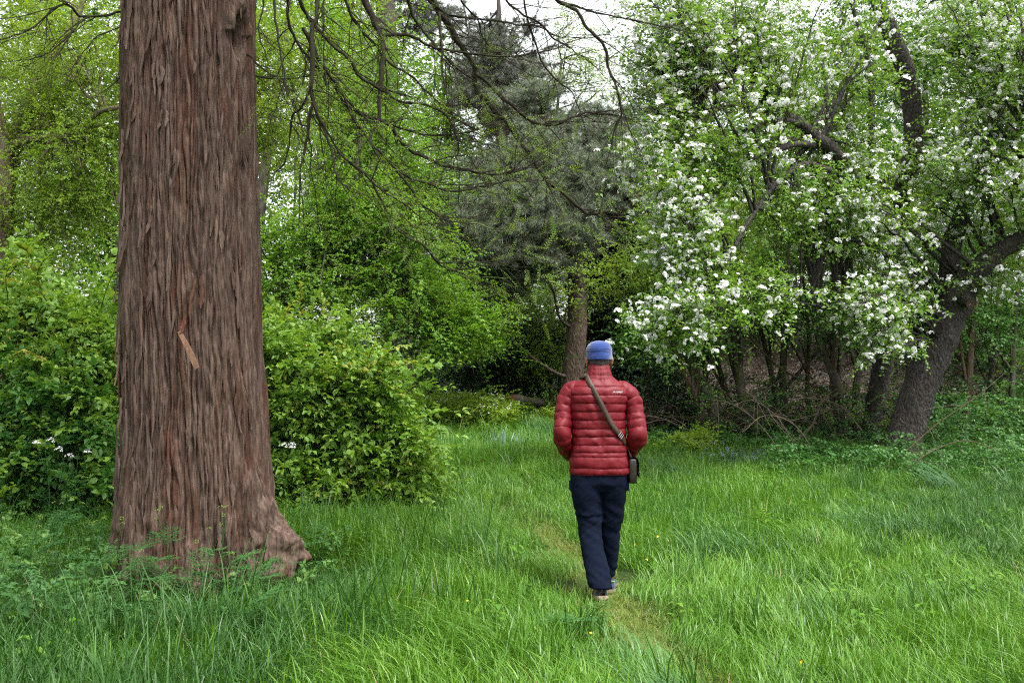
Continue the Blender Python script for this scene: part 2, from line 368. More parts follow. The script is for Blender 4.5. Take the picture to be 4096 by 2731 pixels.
def grass_field():
    pts, rz, sc, wh = [], [], [], []
    for (y0, y1, dens, s0) in ((3.3, 8, 62, 1.0), (8, 12.5, 46, 1.06), (12.5, 19, 30, 1.22), (19, 37, 15, 1.55)):
        k = int(dens * (y1 - y0) * .6 * (y0 + y1) * 1.12)
        y = rng.uniform(y0, y1, k); x = rng.uniform(-1, 1, k) * (.56 * y + .6)
        keep = np.ones(k, bool)
        keep &= ~((x + 2.35) ** 2 + (y - 7.4) ** 2 < .62 ** 2)
        keep &= ~((y > 11.2) & (x < -1.0 - .05 * (y - 11)) & (y < 22))                      # under the shrubs
        edge = 15.2 + 3.2 * sstep(9, 2, x) + 1.2 * pn(np.stack([x * .5, y * 0, y * 0], -1))
        keep &= ~((x > 2.2) & (y > edge))                                                    # undergrowth on the right
        x, y, k = x[keep], y[keep], keep.sum()
        n1 = pn(np.stack([x * .8, y * .8, y * 0 + 2], -1)); n2 = pn(np.stack([x * 1.7, y * 1.7, y * 0 + 7], -1)); n3 = pn(np.stack([x * .3, y * .3, y * 0 + 9], -1))
        dp = np.abs(x - path_x(y)); onp = (rng.random(k) > sstep(.07, .36, dp + .12 * n2 + .07 * n1)) & (y < 12.5) & (rng.random(k) > sstep(8.5, 12.5, y) * .7)
        u = rng.random(k)
        w = np.where(u < .34, 1, np.where(u < .60, 0, 2))
        w = np.where((n1 > .36) & (u > .5), 3, w); w = np.where((n2 > .35) & (u > .5), 2, w)
        w = np.where((u > .985), 4, w); w = np.where(rng.random(k) < .75 * sstep(-.8, 2.2, x - .30 * y + .8 * n1) * sstep(5.5, 11, y + 1.5 * n2), 6, w)  # darker clumps towards the right edge stand in for shade
        shadez = (x < -.9) & (y < 7.6) & (u < .75); w = np.where(shadez & (n2 < .25), 6, w); w = np.where((x < -1.2) & (y < 7.2) & (u > .9), 4, w)  # darker clumps at the near left stand in for shade too
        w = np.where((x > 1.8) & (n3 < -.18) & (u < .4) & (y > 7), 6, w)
        w = np.where(onp, np.where(u < .95, 5, 7), w)
        h = 1.1 * s0 * (1 + .28 * n1 + .22 * n3) * rng.uniform(.8, 1.2, k)
        h = np.where(onp, rng.uniform(.5, .95, k) * s0, h); h = np.where((dp < .55) & ~onp & (y < 14.5), h * .72, h)
        u2 = rng.random(k); w = np.where((u2 < .02) & ~onp, 8, np.where((u2 > .965) & ~onp, 9, w))
        dt = np.hypot(x + 2.3, y - 7.2); h = np.where(dt < 1.35, h * .55, h)
        h *= np.where((x < -1) & (y < 8), 1.0, 1) * np.where(x > 2, .92, 1)
        z = gz(x, y) - .012
        pts.append(np.stack([x, y, z], -1)); wh.append(w)
        wind = 2.6 + 3.2 * n3 + 1.2 * n1
        rz.append(np.where((w == 2) | (w == 3), wind + rng.normal(0, .5, k), rng.uniform(0, 6.283, k)))
        sc.append(np.stack([h ** .5 * s0 ** .5, h ** .5 * s0 ** .5, h], -1))
    pts = np.concatenate(pts); k = len(pts)
    rot = np.stack([rng.normal(0, .06, k), rng.normal(0, .06, k), np.concatenate(rz)], -1)
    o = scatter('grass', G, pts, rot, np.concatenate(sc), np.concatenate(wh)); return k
print('grass clumps', grass_field())

# ------------------------------------------------------------------ the big red-barked trunk
TX, TY = -2.36, 7.4
def trunk_c(z): return np.interp(z, [0, .77, 1.09, 1.74, 3.03, 4.33, 9], [-2.33, -2.345, -2.35, -2.378, -2.404, -2.417, -2.45])
def trunk_r(z): return np.interp(z, [0, .5, .77, 1.09, 1.74, 3.03, 4.33, 11], [.57, .56, .55, .53, .511, .492, .479, .36])
# roots: angle (0 = right, -90 = towards the camera), spread, height, bulge
ROOTS = [(-18, 14, .50, .25), (-3, 10, .2, .08), (-45, 13, .30, .10), (-75, 9, .34, .10), (-98, 9, .30, .13), (-122, 12, .42, .13), (-152, 15, .36, .09), (178, 20, .3, .05), (140, 18, .4, .2), (95, 20, .4, .2), (50, 18, .4, .2)]
LUMPS = [(-19, .60, 10, .10, .06), (-20, .37, 11, .11, .18), (-10, .24, 9, .08, .17), (-28, .14, 9, .08, .15), (-27, .78, 9, .08, .03), (-32, .52, 5, .05, .03), (-14, .48, 5, .05, .04), (-24, .24, 5, .05, .04), (-80, .30, 9, .08, .03), (-112, .2, 8, .09, .04)]
def trunk_base(th, z):
    r = trunk_r(z)
    for a, s, h, b in ROOTS:
        da = (np.degrees(th) - a + 180) % 360 - 180
        r = r + b * np.exp(-(da / s) ** 2) * np.exp(-(np.clip(z, 0, 9) / h) ** 1.5) * (1.0 if b < .3 else .8)
    for a, zz, s, hs, b in LUMPS:
        da = (np.degrees(th) - a + 180) % 360 - 180
        r = r + b * np.exp(-(da / s) ** 2 - ((z - zz) / hs) ** 2)
    # groove left of the middle at the foot
    da = (np.degrees(th) + 109 + 180) % 360 - 180; r = r - .07 * np.exp(-(da / 4.5) ** 2) * np.exp(-(np.clip(z, 0, 9) / .26) ** 2)
    da = (np.degrees(th) + 58 + 180) % 360 - 180; r = r - .05 * np.exp(-(da / 5) ** 2) * np.exp(-((z - .25) / .4) ** 2)
    da = (np.degrees(th) + 41 + 180) % 360 - 180; r = r - .075 * np.exp(-(da / 4.2) ** 2) * np.exp(-((z - .35) / .38) ** 4)
    # knot hole, upper right
    da = (np.degrees(th) + 27 + 180) % 360 - 180; q = np.sqrt((da / 8) ** 2 + ((z - 4.0) / .19) ** 2)
    r = r - .13 * np.exp(-(q / .7) ** 4) + .035 * np.exp(-((q - 1.25) / .35) ** 2) * (1 + .6 * np.sign(z - 4.02))
    return r
def trunk_disp(th, z, r):
    q = np.stack([np.cos(th) * r, np.sin(th) * r, z * .0], -1)
    spread = 1 + 0 * z
    wx = pn(np.stack([q[..., 0] * 3, q[..., 1] * 3, z * .9], -1), 1); w2 = pn(np.stack([q[..., 0] * 11, q[..., 1] * 11, z * 2.6], -1), 2)
    th2 = th + (.07 * wx + .034 * w2 + .012 * pn(np.stack([q[..., 0] * 20, q[..., 1] * 20, z * 5], -1), 16))
    c = np.cos(th2) * .52; s = np.sin(th2) * .52
    n1 = pn(np.stack([c * 21, s * 21, z * 1.15], -1), 3); n2 = pn(np.stack([c * 37, s * 37, z * 2.1], -1), 4)
    n3 = pn(np.stack([c * 75, s * 75, z * 5.5], -1), 5); n4 = pn(np.stack([c * 40, s * 40, z * 16], -1), 6)
    big = pn(np.stack([c * 5, s * 5, z * .8], -1), 7)
    d = -.025 * np.exp(-(n1 / .13) ** 2) - .016 * np.exp(-(n2 / .15) ** 2) + .009 * n3 + .005 * n4 + .014 * big + .010 * n2 + .004 * pn(np.stack([c * 130, s * 130, z * 9], -1), 9)
    cross = pn(np.stack([c * 9, s * 9, z * 13], -1), 8)
    rug = pn(np.stack([c * 17, s * 17, z * 8], -1), 18); rug2 = pn(np.stack([c * 7, s * 7, z * 4.5], -1), 19)
    bz = np.exp(-(np.clip(z, 0, 9) / .5) ** 2); bright = np.exp(-(((np.degrees(th) + 18 + 180) % 360 - 180) / 26) ** 2)
    d = d + bz * (.034 * rug2 + (.022 + .03 * bright) * (np.abs(rug) - .25)) - .018 * bz * bright * np.exp(-(pn(np.stack([c * 26, s * 26, z * 12], -1), 20) / .12) ** 2)
    d = d + .018 * cross * np.exp(-(np.clip(z, 0, 9) / .55) ** 2)
    return d
def trunk_mat(name='fibrous_red_bark', shift=False):
    m, n, N, out, L = nodes(name)
    tc = N('ShaderNodeTexCoord'); mp = N('ShaderNodeMapping'); mp.inputs['Scale'].default_value = (30, 30, 2.4); src = tc.outputs['Object']
    if shift:
        oi = N('ShaderNodeObjectInfo'); va = N('ShaderNodeVectorMath', _operation='ADD'); L(src, va.inputs[0]); L(oi.outputs['Location'], va.inputs[1]); src = va.outputs[0]
    L(src, mp.inputs[0])
    a = N('ShaderNodeTexNoise', Scale=1, Detail=8, Roughness=.65, Distortion=.6); L(mp.outputs[0], a.inputs['Vector'])
    ra = ramp(N, [(.3, (.020, .012, .009)), (.44, (.064, .040, .030)), (.58, (.120, .081, .063)), (.74, (.20, .148, .122))]); L(a.outputs['Fac'], ra.inputs[0])
    mp2 = N('ShaderNodeMapping'); mp2.inputs['Scale'].default_value = (6.5, 6.5, .9); L(src, mp2.inputs[0])
    b = N('ShaderNodeTexNoise', Scale=1, Detail=6, Roughness=.65, Distortion=.5); L(mp2.outputs[0], b.inputs['Vector'])
    rb = ramp(N, [(.50, (0, 0, 0)), (.64, (.9, .9, .9))]); L(b.outputs['Fac'], rb.inputs[0])
    rc = ramp(N, [(.3, (.030, .013, .009)), (.55, (.085, .034, .021)), (.75, (.15, .066, .042))]); L(a.outputs['Fac'], rc.inputs[0])
    mx = N('ShaderNodeMix', _data_type='RGBA'); L(rb.outputs[0], mx.inputs[0]); L(ra.outputs[0], mx.inputs[6]); L(rc.outputs[0], mx.inputs[7])
    # green film of algae on the weather side
    sx = N('ShaderNodeSeparateXYZ'); L(tc.outputs['Object'], sx.inputs[0])
    mr = N('ShaderNodeMapRange'); mr.inputs['From Min'].default_value = -.25; mr.inputs['From Max'].default_value = -.55; L(sx.outputs['X'], mr.inputs['Value'])
    ml = N('ShaderNodeMath', _operation='MULTIPLY'); ml.inputs[1].default_value = .55; L(mr.outputs[0], ml.inputs[0])
    m3 = N('ShaderNodeMix', _data_type='RGBA'); L(ml.outputs[0], m3.inputs[0]); L(mx.outputs[2], m3.inputs[6]); m3.inputs[7].default_value = (.052, .047, .024, 1)
    p = N('ShaderNodeBsdfPrincipled', Roughness=.85); p.inputs['Specular IOR Level'].default_value = .22; L(m3.outputs[2], p.inputs['Base Color'])
    bp = N('ShaderNodeBump', Strength=.75, Distance=.012); L(a.outputs['Fac'], bp.inputs['Height']); L(bp.outputs[0], p.inputs['Normal'])
    L(p.outputs[0], out.inputs[0]); return m
M_red = trunk_mat(); M_strip = trunk_mat('peeling_bark', True)
redwood = thing('redwood_tree', 'massive reddish brown conifer trunk with furrowed stringy bark and burred roots in the grass', 'tree', (TX, TY, 0))
NA = 580
zz = np.concatenate([np.linspace(-.25, 4.75, 480), np.linspace(4.75, 11, 60)[1:]])
th = np.concatenate([np.linspace(-1.08 * math.pi, .08 * math.pi, NA - 80, endpoint=False), np.linspace(.08 * math.pi, .92 * math.pi, 80, endpoint=False)])
TH, Z = np.meshgrid(th, zz)
TH = (TH + math.pi) % (2 * math.pi) - math.pi
rb_ = trunk_base(TH, Z); rr = rb_ + trunk_disp(TH, Z, rb_)
V = np.stack([trunk_c(Z) + np.cos(TH) * rr, TY + np.sin(TH) * rr, Z], -1)
mb = MB(); mb.add(local(redwood, V.reshape(-1, 3)), grid_faces(len(zz), NA))
mb.build('trunk', M_red, redwood)
# strips of bark that stand off the trunk
def strip_mesh(seed, ln, w):
    r = np.random.default_rng(seed); mb = MB(); n = 9; t = np.linspace(0, 1, n)
    wd = w * np.clip(np.minimum(t * 6 + .25, (1.05 - t) * 3), .12, 1) * (1 + .2 * r.normal(size=n)) / 2
    x0 = np.cumsum(r.normal(0, .004, n)); off = .004 + .020 * np.clip((t - .5) / .55, 0, 1) ** 1.6 * r.uniform(.4, 1.6)
    V = []
    for s, o in ((-1, -.004), (-.35, .006), (.35, .006), (1, -.004)): V.append(np.stack([x0 + s * wd, -(off + o), -t * ln], -1))
    V = np.stack(V, 1).reshape(-1, 3); mb.add(V, grid_faces(n, 4, False)); return mb.mesh('bark_strip', M_strip)
STRIPS = [strip_mesh(20 + i, l, w) for i, (l, w) in enumerate(((.24, .022), (.36, .026), (.46, .030), (.2, .034), (.3, .018), (.4, .022), (.16, .028)))]
r = np.random.default_rng(4)
for i in range(150):
    a = R(r.uniform(-152, -22)); z = r.uniform(.35, 4.7)
    rad = trunk_base(np.array(a), np.array(z - .2)) + .004
    o = obj('bark_strip', STRIPS[i % 7], redwood)
    o.location = local(redwood, (trunk_c(z) + math.cos(a) * rad, TY + math.sin(a) * rad, z)); o.rotation_euler = (r.normal(0, .02) - .015, r.normal(0, .05), a + math.pi / 2)
    o.scale = (r.uniform(.7, 1.2),) * 3
M_wood = bark_mat('torn_wood', [(.13, .065, .04), (.19, .105, .066), (.25, .15, .10)], sc=(40, 40, 5), bump=.3)
M_redstrip = bark_mat('fresh_red_bark', [(.05, .016, .010), (.085, .028, .017), (.12, .045, .028)], sc=(40, 40, 5), bump=.3)
def splinter(pts, ws, mat, label=None, thick=.008, name='torn_strip'):
    mb = MB(); pts = resample(pts, 9); ws = np.interp(np.linspace(0, 1, 9), np.linspace(0, 1, len(ws)), ws)
    V = np.stack([np.stack([pts[:, 0] + a * ws, pts[:, 1] + b, pts[:, 2] + a * ws * .4], -1) for a, b in ((-.5, 0), (.5, -.004), (.5, thick), (-.5, thick))], 1).reshape(-1, 3)
    mb.add(local(redwood, V), grid_faces(9, 4)); mb.add(local(redwood, V[-4:]), [(0, 1, 2, 3)])
    o = mb.build(name, mat, redwood, smooth=False)
    if label: o['label'] = label
    return o
yf = TY - .56
splinter([P(185, 315, yf + .035), P(183, 325, yf + .0), P(181, 333, yf - .035)], [.012, .04, .022], M_redstrip, 'dark red torn bark above the pale splinter')
splinter([P(179, 331, yf - .02), P(186, 344, yf - .07), P(192, 357, yf - .09), P(197, 368, yf - .10)], [.022, .034, .038, .03], M_wood, 'pale broken splinter hanging from the bark')
mb = MB(); tube(mb, local(redwood, resample([P(124, 318, 7.2), P(122, 335, 7.15), P(119.5, 360, 7.12), P(119, 385, 7.12), P(120, 402, 7.14)], 16)), np.linspace(.014, .009, 16), 6, rough=.25)
mb.build('hanging_bark', M_redstrip, redwood)['label'] = 'loose dark strip hanging beside the left edge of the trunk'
# ------------------------------------------------------------------ the walking man
M_jacket = cloth_mat('red_nylon', (.105, .002, .006), (.135, .0035, .0095), 90, .55, .28, 0, .1)
M_trous = cloth_mat('navy_cotton', (.0024, .0044, .012), (.004, .007, .018), 60, .9, .08, 0, .2)
M_hat = cloth_mat('blue_jersey', (.008, .028, .140), (.016, .046, .19), 35, .85, .2, .4, .3, (1, 1, 9))
M_skin = cloth_mat('skin', (.24, .105, .07), (.30, .14, .095), 30, .55, .4, 0, .05)
M_hair = cloth_mat('greying_brown_hair', (.018, .012, .010), (.085, .064, .052), 120, .6, .4, 0, .4, (1, 1, .15))
M_strap = cloth_mat('worn_brown_leather', (.024, .014, .008), (.045, .027, .016), 60, .55, .4, 0, .15)
M_bag = cloth_mat('dark_leather', (.008, .006, .005), (.018, .011, .008), 25, .42, .5, 0, .2)
M_shoe = cloth_mat('teal_mesh_fabric', (.008, .022, .045), (.02, .055, .095), 140, .8, .3, .2, .3)
M_sole = cloth_mat('pale_rubber', (.26, .19, .13), (.36, .27, .2), 30, .7, .3, 0, .1)
M_trim = cloth_mat('lime_trim', (.2, .25, .05), (.28, .32, .08), 60, .6)
M_white = cloth_mat('white_print', (.5, .5, .5), (.55, .55, .55), 60, .6, .3, 0, 0)
m, n, N, out, L = nodes('steel'); p_ = N('ShaderNodeBsdfPrincipled', Roughness=.45, Metallic=1.0); p_.inputs['Base Color'].default_value = (.13, .13, .13, 1); L(p_.outputs[0], out.inputs[0]); M_steel = m

PX, PY = .612, 7.0
man = thing('person', 'man seen from behind walking away in a red quilted jacket, navy trousers and blue beanie', 'person', (PX, PY, float(gz(PX, PY))))
K_ = .000785
def cx(c): return (c - 775) * K_
def zc(y): return (2462 - y) * K_
def tor(z):
    ys = [(1345, 511, 1039, .132, 0), (1290, 513, 1038, .134, 0), (1190, 520, 1030, .130, 0), (1050, 534, 1011, .122, .0), (900, 529, 1007, .122, .005), (780, 514, 1012, .130, .01), (650, 492, 1036, .136, .012),
          (580, 497, 1030, .122, .012), (545, 528, 1003, .108, .012), (510, 580, 950, .094, .012), (480, 628, 915, .084, .012), (458, 654, 893, .080, .015), (430, 664, 886, .079, .02), (395, 672, 876, .080, .03), (362, 680, 870, .082, .042)]
    zs = np.array([zc(q[0]) for q in ys]); L_ = np.array([cx(q[1]) for q in ys]); R_ = np.array([cx(q[2]) for q in ys])
    return [np.interp(z, zs, a) for a in ((R_ - L_) / 2, np.array([q[3] for q in ys]), (L_ + R_) / 2, np.array([q[4] for q in ys]))]
SEAM = np.array([zc(y) for y in (1345, 1290, 1190, 1150, 1085, 1010, 940, 862, 787, 712, 636, 560, 492, 448, 405, 362)])
def puff(z, seams, amp):
    z = np.asarray(z, float); i = np.clip(np.searchsorted(seams, z) - 1, 0, len(seams) - 2)
    w = seams[i + 1] - seams[i]; t = np.clip((z - seams[i]) / w, 0, 1)
    return amp * np.minimum(1, w / .05) * (np.sqrt(np.clip(1 - (2 * t - 1) ** 2, 0, 1))) * (1 - .25 * (t - .5)), np.minimum(t, 1 - t)
def torso_pt(a, z, extra=0):
    """a: 0 right, -pi/2 back"""
    hw, hd, xc, yc = tor(z); e = 2.5
    c, s = np.cos(a), np.sin(a)
    q = (np.abs(c) ** e + np.abs(s) ** e) ** (-1 / e)
    pz, edge = puff(z, SEAM, .013)
    wob = z + .006 * pn(np.stack([np.cos(a) * 2.2, np.sin(a) * 2.2, z * 3], -1), 11)
    pz, edge = puff(wob, SEAM, .0095)
    puck = .0055 * pn(np.stack([c * 22, s * 22, z * 7], -1), 12) * np.exp(-(edge / .25) ** 2)
    wr = .005 * pn(np.stack([c * 4 + z * 3, s * 4, z * 16], -1), 13) + .006 * pn(np.stack([c * 2.2, s * 2.2, z * 5], -1), 14)
    sh = np.clip((zc(480) - z) / .05, 0, 1) * .6 + .4
    pz = pz * (1 + .55 * pn(np.stack([c * 2.6 + z * 5, s * 2.6, z * 9], -1), 15))
    r_ = pz * sh + puck + wr * sh - .006 + extra
    # hollow of the spine
    r_ = r_ - .012 * np.exp(-(c / .16) ** 2) * (s < 0) * np.exp(-((z - 1.2) / .2) ** 2)
    n_ = np.stack([c * q / hw, s * q / hd], -1); n_ /= np.linalg.norm(n_, axis=-1, keepdims=True)
    return np.stack([xc + c * q * hw + n_[..., 0] * r_, yc + s * q * hd + n_[..., 1] * r_, z], -1)
zs = np.linspace(zc(1345), zc(450), 170); aa = np.linspace(0, 2 * math.pi, 120, endpoint=False)
A_, Z_ = np.meshgrid(aa, zs)
mb = MB(); mb.add(torso_pt(A_, Z_), grid_faces(170, 120))
hem = torso_pt(A_[:1], Z_[:1]).reshape(-1, 3); inner = hem * np.array((.9, .9, 1)) + np.array((0, 0, .02)); mb.add(np.vstack([hem, inner]), grid_faces(2, 120))
jacket = mb.build('jacket', M_jacket, man)
zs = np.linspace(zc(452), zc(360), 34); A_, Z_ = np.meshgrid(aa, zs)
mb = MB(); C_ = torso_pt(A_, Z_, .002); mb.add(C_, grid_faces(34, 120))
lip = C_[-1]; ctr = lip.mean(0); rows = np.stack([lip, ctr + (lip - ctr) * .93 + (0, 0, .004), ctr + (lip - ctr) * .86 - (0, 0, .02), ctr + (lip - ctr) * .84 - (0, 0, .06)]); mb.add(rows.reshape(-1, 3), grid_faces(4, 120))
mb.build('collar', M_jacket, jacket)
zs = np.linspace(zc(1350), zc(1296), 12); A_, Z_ = np.meshgrid(aa, zs)
mb = MB(); H_ = torso_pt(A_, Z_, .004); mb.add(H_, grid_faces(12, 120)); mb.build('hem', M_jacket, jacket)
def sleeve(sg, pts, rad):
    n = 130; P_ = resample(pts, n); rd = resample(np.stack([rad, rad, rad], -1), n)[:, 0]
    T, N_, B_ = frames(P_); sides = 64; a = np.linspace(0, 2 * math.pi, sides, endpoint=False)
    s = np.concatenate([[0], np.cumsum(np.linalg.norm(np.diff(P_, axis=0), axis=1))])
    seams = np.arange(-.03, s[-1] + .1, .0565)
    dirn = N_[:, None] * np.cos(a)[None, :, None] + B_[:, None] * np.sin(a)[None, :, None]
    rd = rd * .96; base = P_[:, None] + dirn * rd[:, None, None]
    S_ = s[:, None] + .010 * pn(base * 9, 21) + 0 * a[None, :]
    pz, edge = puff(S_, seams, .0075)
    pz = pz * (1 + .6 * pn(base * np.array((12, 12, 9)), 25))
    d = pz - .006 + .0065 * pn(base * np.array((34, 34, 12)), 22) * np.exp(-(edge / .25) ** 2) + .010 * pn(base * 11, 23)
    endt = np.clip((s[-1] - s) / .03, .0, 1)[:, None]
    V = P_[:, None] + dirn * ((rd[:, None] + d) * (.55 + .45 * np.sqrt(endt)))[..., None]
    mb = MB(); mb.add(V.reshape(-1, 3), grid_faces(n, sides)); mb.add(np.vstack([V[-1], P_[-1:]]), np.stack([np.arange(sides), (np.arange(sides) + 1) % sides, np.full(sides, sides)], -1))
    mb.build('sleeve', M_jacket, jacket)
# shoulder, upper arm, elbow behind the body, forearm to the front pocket
sleeve(-1, [(-.118, .012, 1.492), (-.185, .010, 1.462), (-.229, .004, 1.395), (-.252, -.012, 1.30), (-.263, -.045, 1.205), (-.262, -.055, 1.145), (-.243, .01, 1.08), (-.216, .09, 1.02), (-.187, .155, .985)],
       [.050, .070, .071, .067, .068, .068, .062, .055, .048])
sleeve(1, [(.122, .012, 1.492), (.19, .010, 1.458), (.232, .004, 1.39), (.250, -.012, 1.295), (.261, -.045, 1.20), (.260, -.055, 1.14), (.246, .01, 1.075), (.224, .09, 1.015), (.195, .155, .98)],
       [.050, .070, .070, .066, .067, .067, .062, .055, .048])
# logo on the right shoulder blade: a peak and the lettering
def back_y(x, z):
    a = -np.linspace(.05, math.pi - .05, 400); out_ = np.zeros_like(x)
    for i, (xx, z_) in enumerate(zip(x, z)):
        q = torso_pt(a, np.full(400, z_)); o_ = np.argsort(q[:, 0]); out_[i] = np.interp(xx, q[o_, 0], q[o_, 1])
    return out_
tcv = bpy.data.curves.new('lettering', 'FONT'); tcv.body = 'K-WAY'; tcv.size = .0165; tcv.offset = .0007; tcv.space_character = 1.0; tcv.resolution_u = 2
tob = bpy.data.objects.new('lettering', tcv); COL.objects.link(tob); dg = bpy.context.evaluated_depsgraph_get(); dg.update()
tm = tob.evaluated_get(dg).to_mesh(); tv = np.array([v.co[:] for v in tm.vertices]); tf = [tuple(p.vertices) for p in tm.polygons]
tob.evaluated_get(dg).to_mesh_clear(); bpy.data.objects.remove(tob)
tv = tv - tv.min(0); wid = tv[:, 0].max(); tv[:, 0] *= .047 / wid
tv[:, 0] += tv[:, 1] * .15
pk = np.array([(0, 0), (.0105, .0125), (.0135, .0125), (.026, 0), (.0205, 0), (.0125, .0085), (.0045, 0)])
allv = np.vstack([tv[:, :2] + (cx(880) + .0275, zc(614)), pk + (cx(880), zc(612))])
yb = back_y(allv[:, 0], np.full(len(allv), zc(600))) - .0035
me = bpy.data.meshes.new('logo'); k0 = len(tv)
me.from_pydata([tuple(q) for q in np.stack([allv[:, 0], yb, allv[:, 1]], -1)], [], tf + [(k0, k0 + 1, k0 + 5, k0 + 6), (k0 + 1, k0 + 2, k0 + 5), (k0 + 2, k0 + 3, k0 + 4, k0 + 5)])
me.materials.append(M_white); obj('logo', me, jacket)

def remeshed(name, mb, mat, parent, vox, smooth_it=2, fn=None):
    o = mb.build(name + '_draft', mat); md = o.modifiers.new('r', 'REMESH'); md.mode = 'VOXEL'; md.voxel_size = vox
    s = o.modifiers.new('s', 'SMOOTH'); s.iterations = smooth_it; s.factor = .5
    d = bpy.context.evaluated_depsgraph_get(); d.update(); me = bpy.data.meshes.new_from_object(o.evaluated_get(d)); bpy.data.objects.remove(o)
    k = len(me.vertices); co = np.empty(k * 3, np.float32); me.vertices.foreach_get('co', co); co = co.reshape(-1, 3)
    if fn is not None:
        no = np.empty(k * 3, np.float32); me.vertices.foreach_get('normal', no); co = co + no.reshape(-1, 3) * fn(co)[:, None]
        me.vertices.foreach_set('co', co.astype(np.float32).ravel())
    me.polygons.foreach_set('use_smooth', np.ones(len(me.polygons), bool)); me.materials.clear(); me.materials.append(mat); me.name = name; me.update()
    return obj(name, me, parent)
def loft(mb, rings, n=40, sides=36, e=2.3):
    """rings: (x, y, z, half width, half depth)"""
    q = resample(np.array(rings)[:, :3], n); h = np.stack([np.interp(np.linspace(0, 1, n), np.linspace(0, 1, len(rings)), np.array(rings)[:, i]) for i in (3, 4)], -1)
    a = np.linspace(0, 2 * math.pi, sides, endpoint=False); c, s = np.cos(a), np.sin(a); k = (np.abs(c) ** e + np.abs(s) ** e) ** (-1 / e)
    V = np.stack([q[:, None, 0] + c * k * h[:, :1], q[:, None, 1] + s * k * h[:, 1:], q[:, None, 2] + 0 * c], -1).reshape(-1, 3)
    mb.add(V, grid_faces(n, sides))
    for b, tip in ((0, q[0]), (n - 1, q[-1])):
        mb.add(np.vstack([V[b * sides:(b + 1) * sides], tip]), np.stack([np.arange(sides), (np.arange(sides) + 1) % sides, np.full(sides, sides)], -1)[:, ::(1 if b else -1)])
def z2(y): return (1230 - y) * K_
def legring(y2, l, r_, yc, hd): return (cx((l + r_) / 2), yc, z2(y2), (r_ - l) / 2 * K_, hd)
mb = MB()
loft(mb, [legring(0, 520, 1030, 0, .118), legring(100, 512, 1030, 0, .124), legring(200, 519, 1026, -.002, .122), legring(270, 560, 980, .0, .09)])
LEGL = [(80, 514, 770, .0, .11), (200, 519, 786, -.002, .115), (300, 530, 787, -.005, .108), (400, 552, 790, -.005, .096), (500, 569, 793, -.005, .088), (600, 588, 783, -.02, .083), (700, 602, 785, -.055, .083), (800, 614, 802, -.09, .083), (900, 629, 826, -.13, .083), (1000, 648, 846, -.17, .086), (1080, 664, 850, -.20, .09)]
LEGR = [(80, 775, 1032, .0, .11), (200, 780, 1026, .01, .115), (300, 783, 1011, .025, .11), (400, 786, 1002, .04, .098), (500, 788, 993, .055, .09), (600, 786, 968, .07, .085), (700, 786, 964, .085, .082), (800, 796, 957, .10, .08), (900, 822, 950, .12, .08), (1000, 830, 934, .135, .082), (1070, 836, 925, .15, .086)]
loft(mb, [legring(*q) for q in LEGL], 60); loft(mb, [legring(*q) for q in LEGR], 60)
def folds(co):
    z = co[:, 2]; L_ = co[:, 0] < cx(775) + .02
    d = .006 * pn(co * np.array((9, 9, 22)) + np.stack([z * 6, z * 0, co[:, 0] * 14], -1), 31) + .004 * pn(co * np.array((16, 16, 40)) + np.stack([z * 0, z * 0, -co[:, 0] * 30], -1), 32)
    knee = np.exp(-((z - .55) / .12) ** 2) + .7 * np.exp(-((z - .17) / .08) ** 2) + .5 * np.exp(-((z - .8) / .07) ** 2)
    d = d * (.45 + 1.2 * knee)
    zl = z2(470) + .05 * (co[:, 0] - cx(680)) ; d += np.where(L_, .004 * np.exp(-((z - zl) / .012) ** 2) - .006 * np.exp(-((z - zl + .022) / .006) ** 2), 0)
    return np.where(z > .70, d * .5, d) + .006 * (1 - sstep(.70, .84, z)) - .004 * sstep(.84, .90, z)
trousers = remeshed('trousers', mb, M_trous, man, .0085, 3, folds)
def hemtube(leg):
    mb = MB(); q = legring(*leg); loft(mb, [q, (q[0], q[1], q[2] + .022, q[3], q[4])], 4); return mb
# pocket flaps on the thighs
for sgn, x_, y2 in ((-1, cx(519), 235), (1, cx(1022), 235)):
    mb = MB(); zt = z2(y2 - 50)
    V = [(x_ + sgn * a, -.055 + b * .11, zt - c * .062) for c in (0, 1) for b in (0, 1) for a in (-.012, .009)]
    mb.add(V, [(0, 1, 3, 2), (4, 6, 7, 5), (0, 2, 6, 4), (1, 5, 7, 3), (0, 4, 5, 1), (2, 3, 7, 6)]); mb.build('pocket_flap', M_trous, trousers, smooth=False)

# body: one surface with neck, head, arms, hands and legs
mb = MB()
loft(mb, [(0, .01, .86, .15, .09), (0, .01, 1.0, .155, .09), (0, .01, 1.2, .145, .09), (0, .015, 1.38, .16, .095), (0, .015, 1.47, .145, .08), (0, .018, 1.53, .075, .065), (0, .03, 1.60, .058, .062), (0, .045, 1.65, .058, .066)])
HX, HY = cx(781), .055
loft(mb, [(HX, HY + .02, 1.585, .045, .045), (HX, HY + .025, 1.61, .058, .075), (HX, HY + .015, 1.65, .069, .094), (HX, HY + .005, 1.70, .077, .100), (HX, HY, 1.745, .079, .098), (HX, HY - .003, 1.785, .066, .08), (HX, HY - .004, 1.81, .035, .045)], 30, 32, 2.1)
loft(mb, [(HX, HY + .108, 1.66, .012, .012), (HX, HY + .115, 1.672, .016, .016), (HX, HY + .108, 1.695, .009, .012), (HX, HY + .098, 1.715, .007, .008)], 10, 12, 2)     # nose
for dz, w, dy in ((1.634, .024, .098), (1.645, .022, .099)): loft(mb, [(HX, HY + dy, dz - .004, w, .006), (HX, HY + dy, dz + .004, w, .006)], 4, 16, 2)
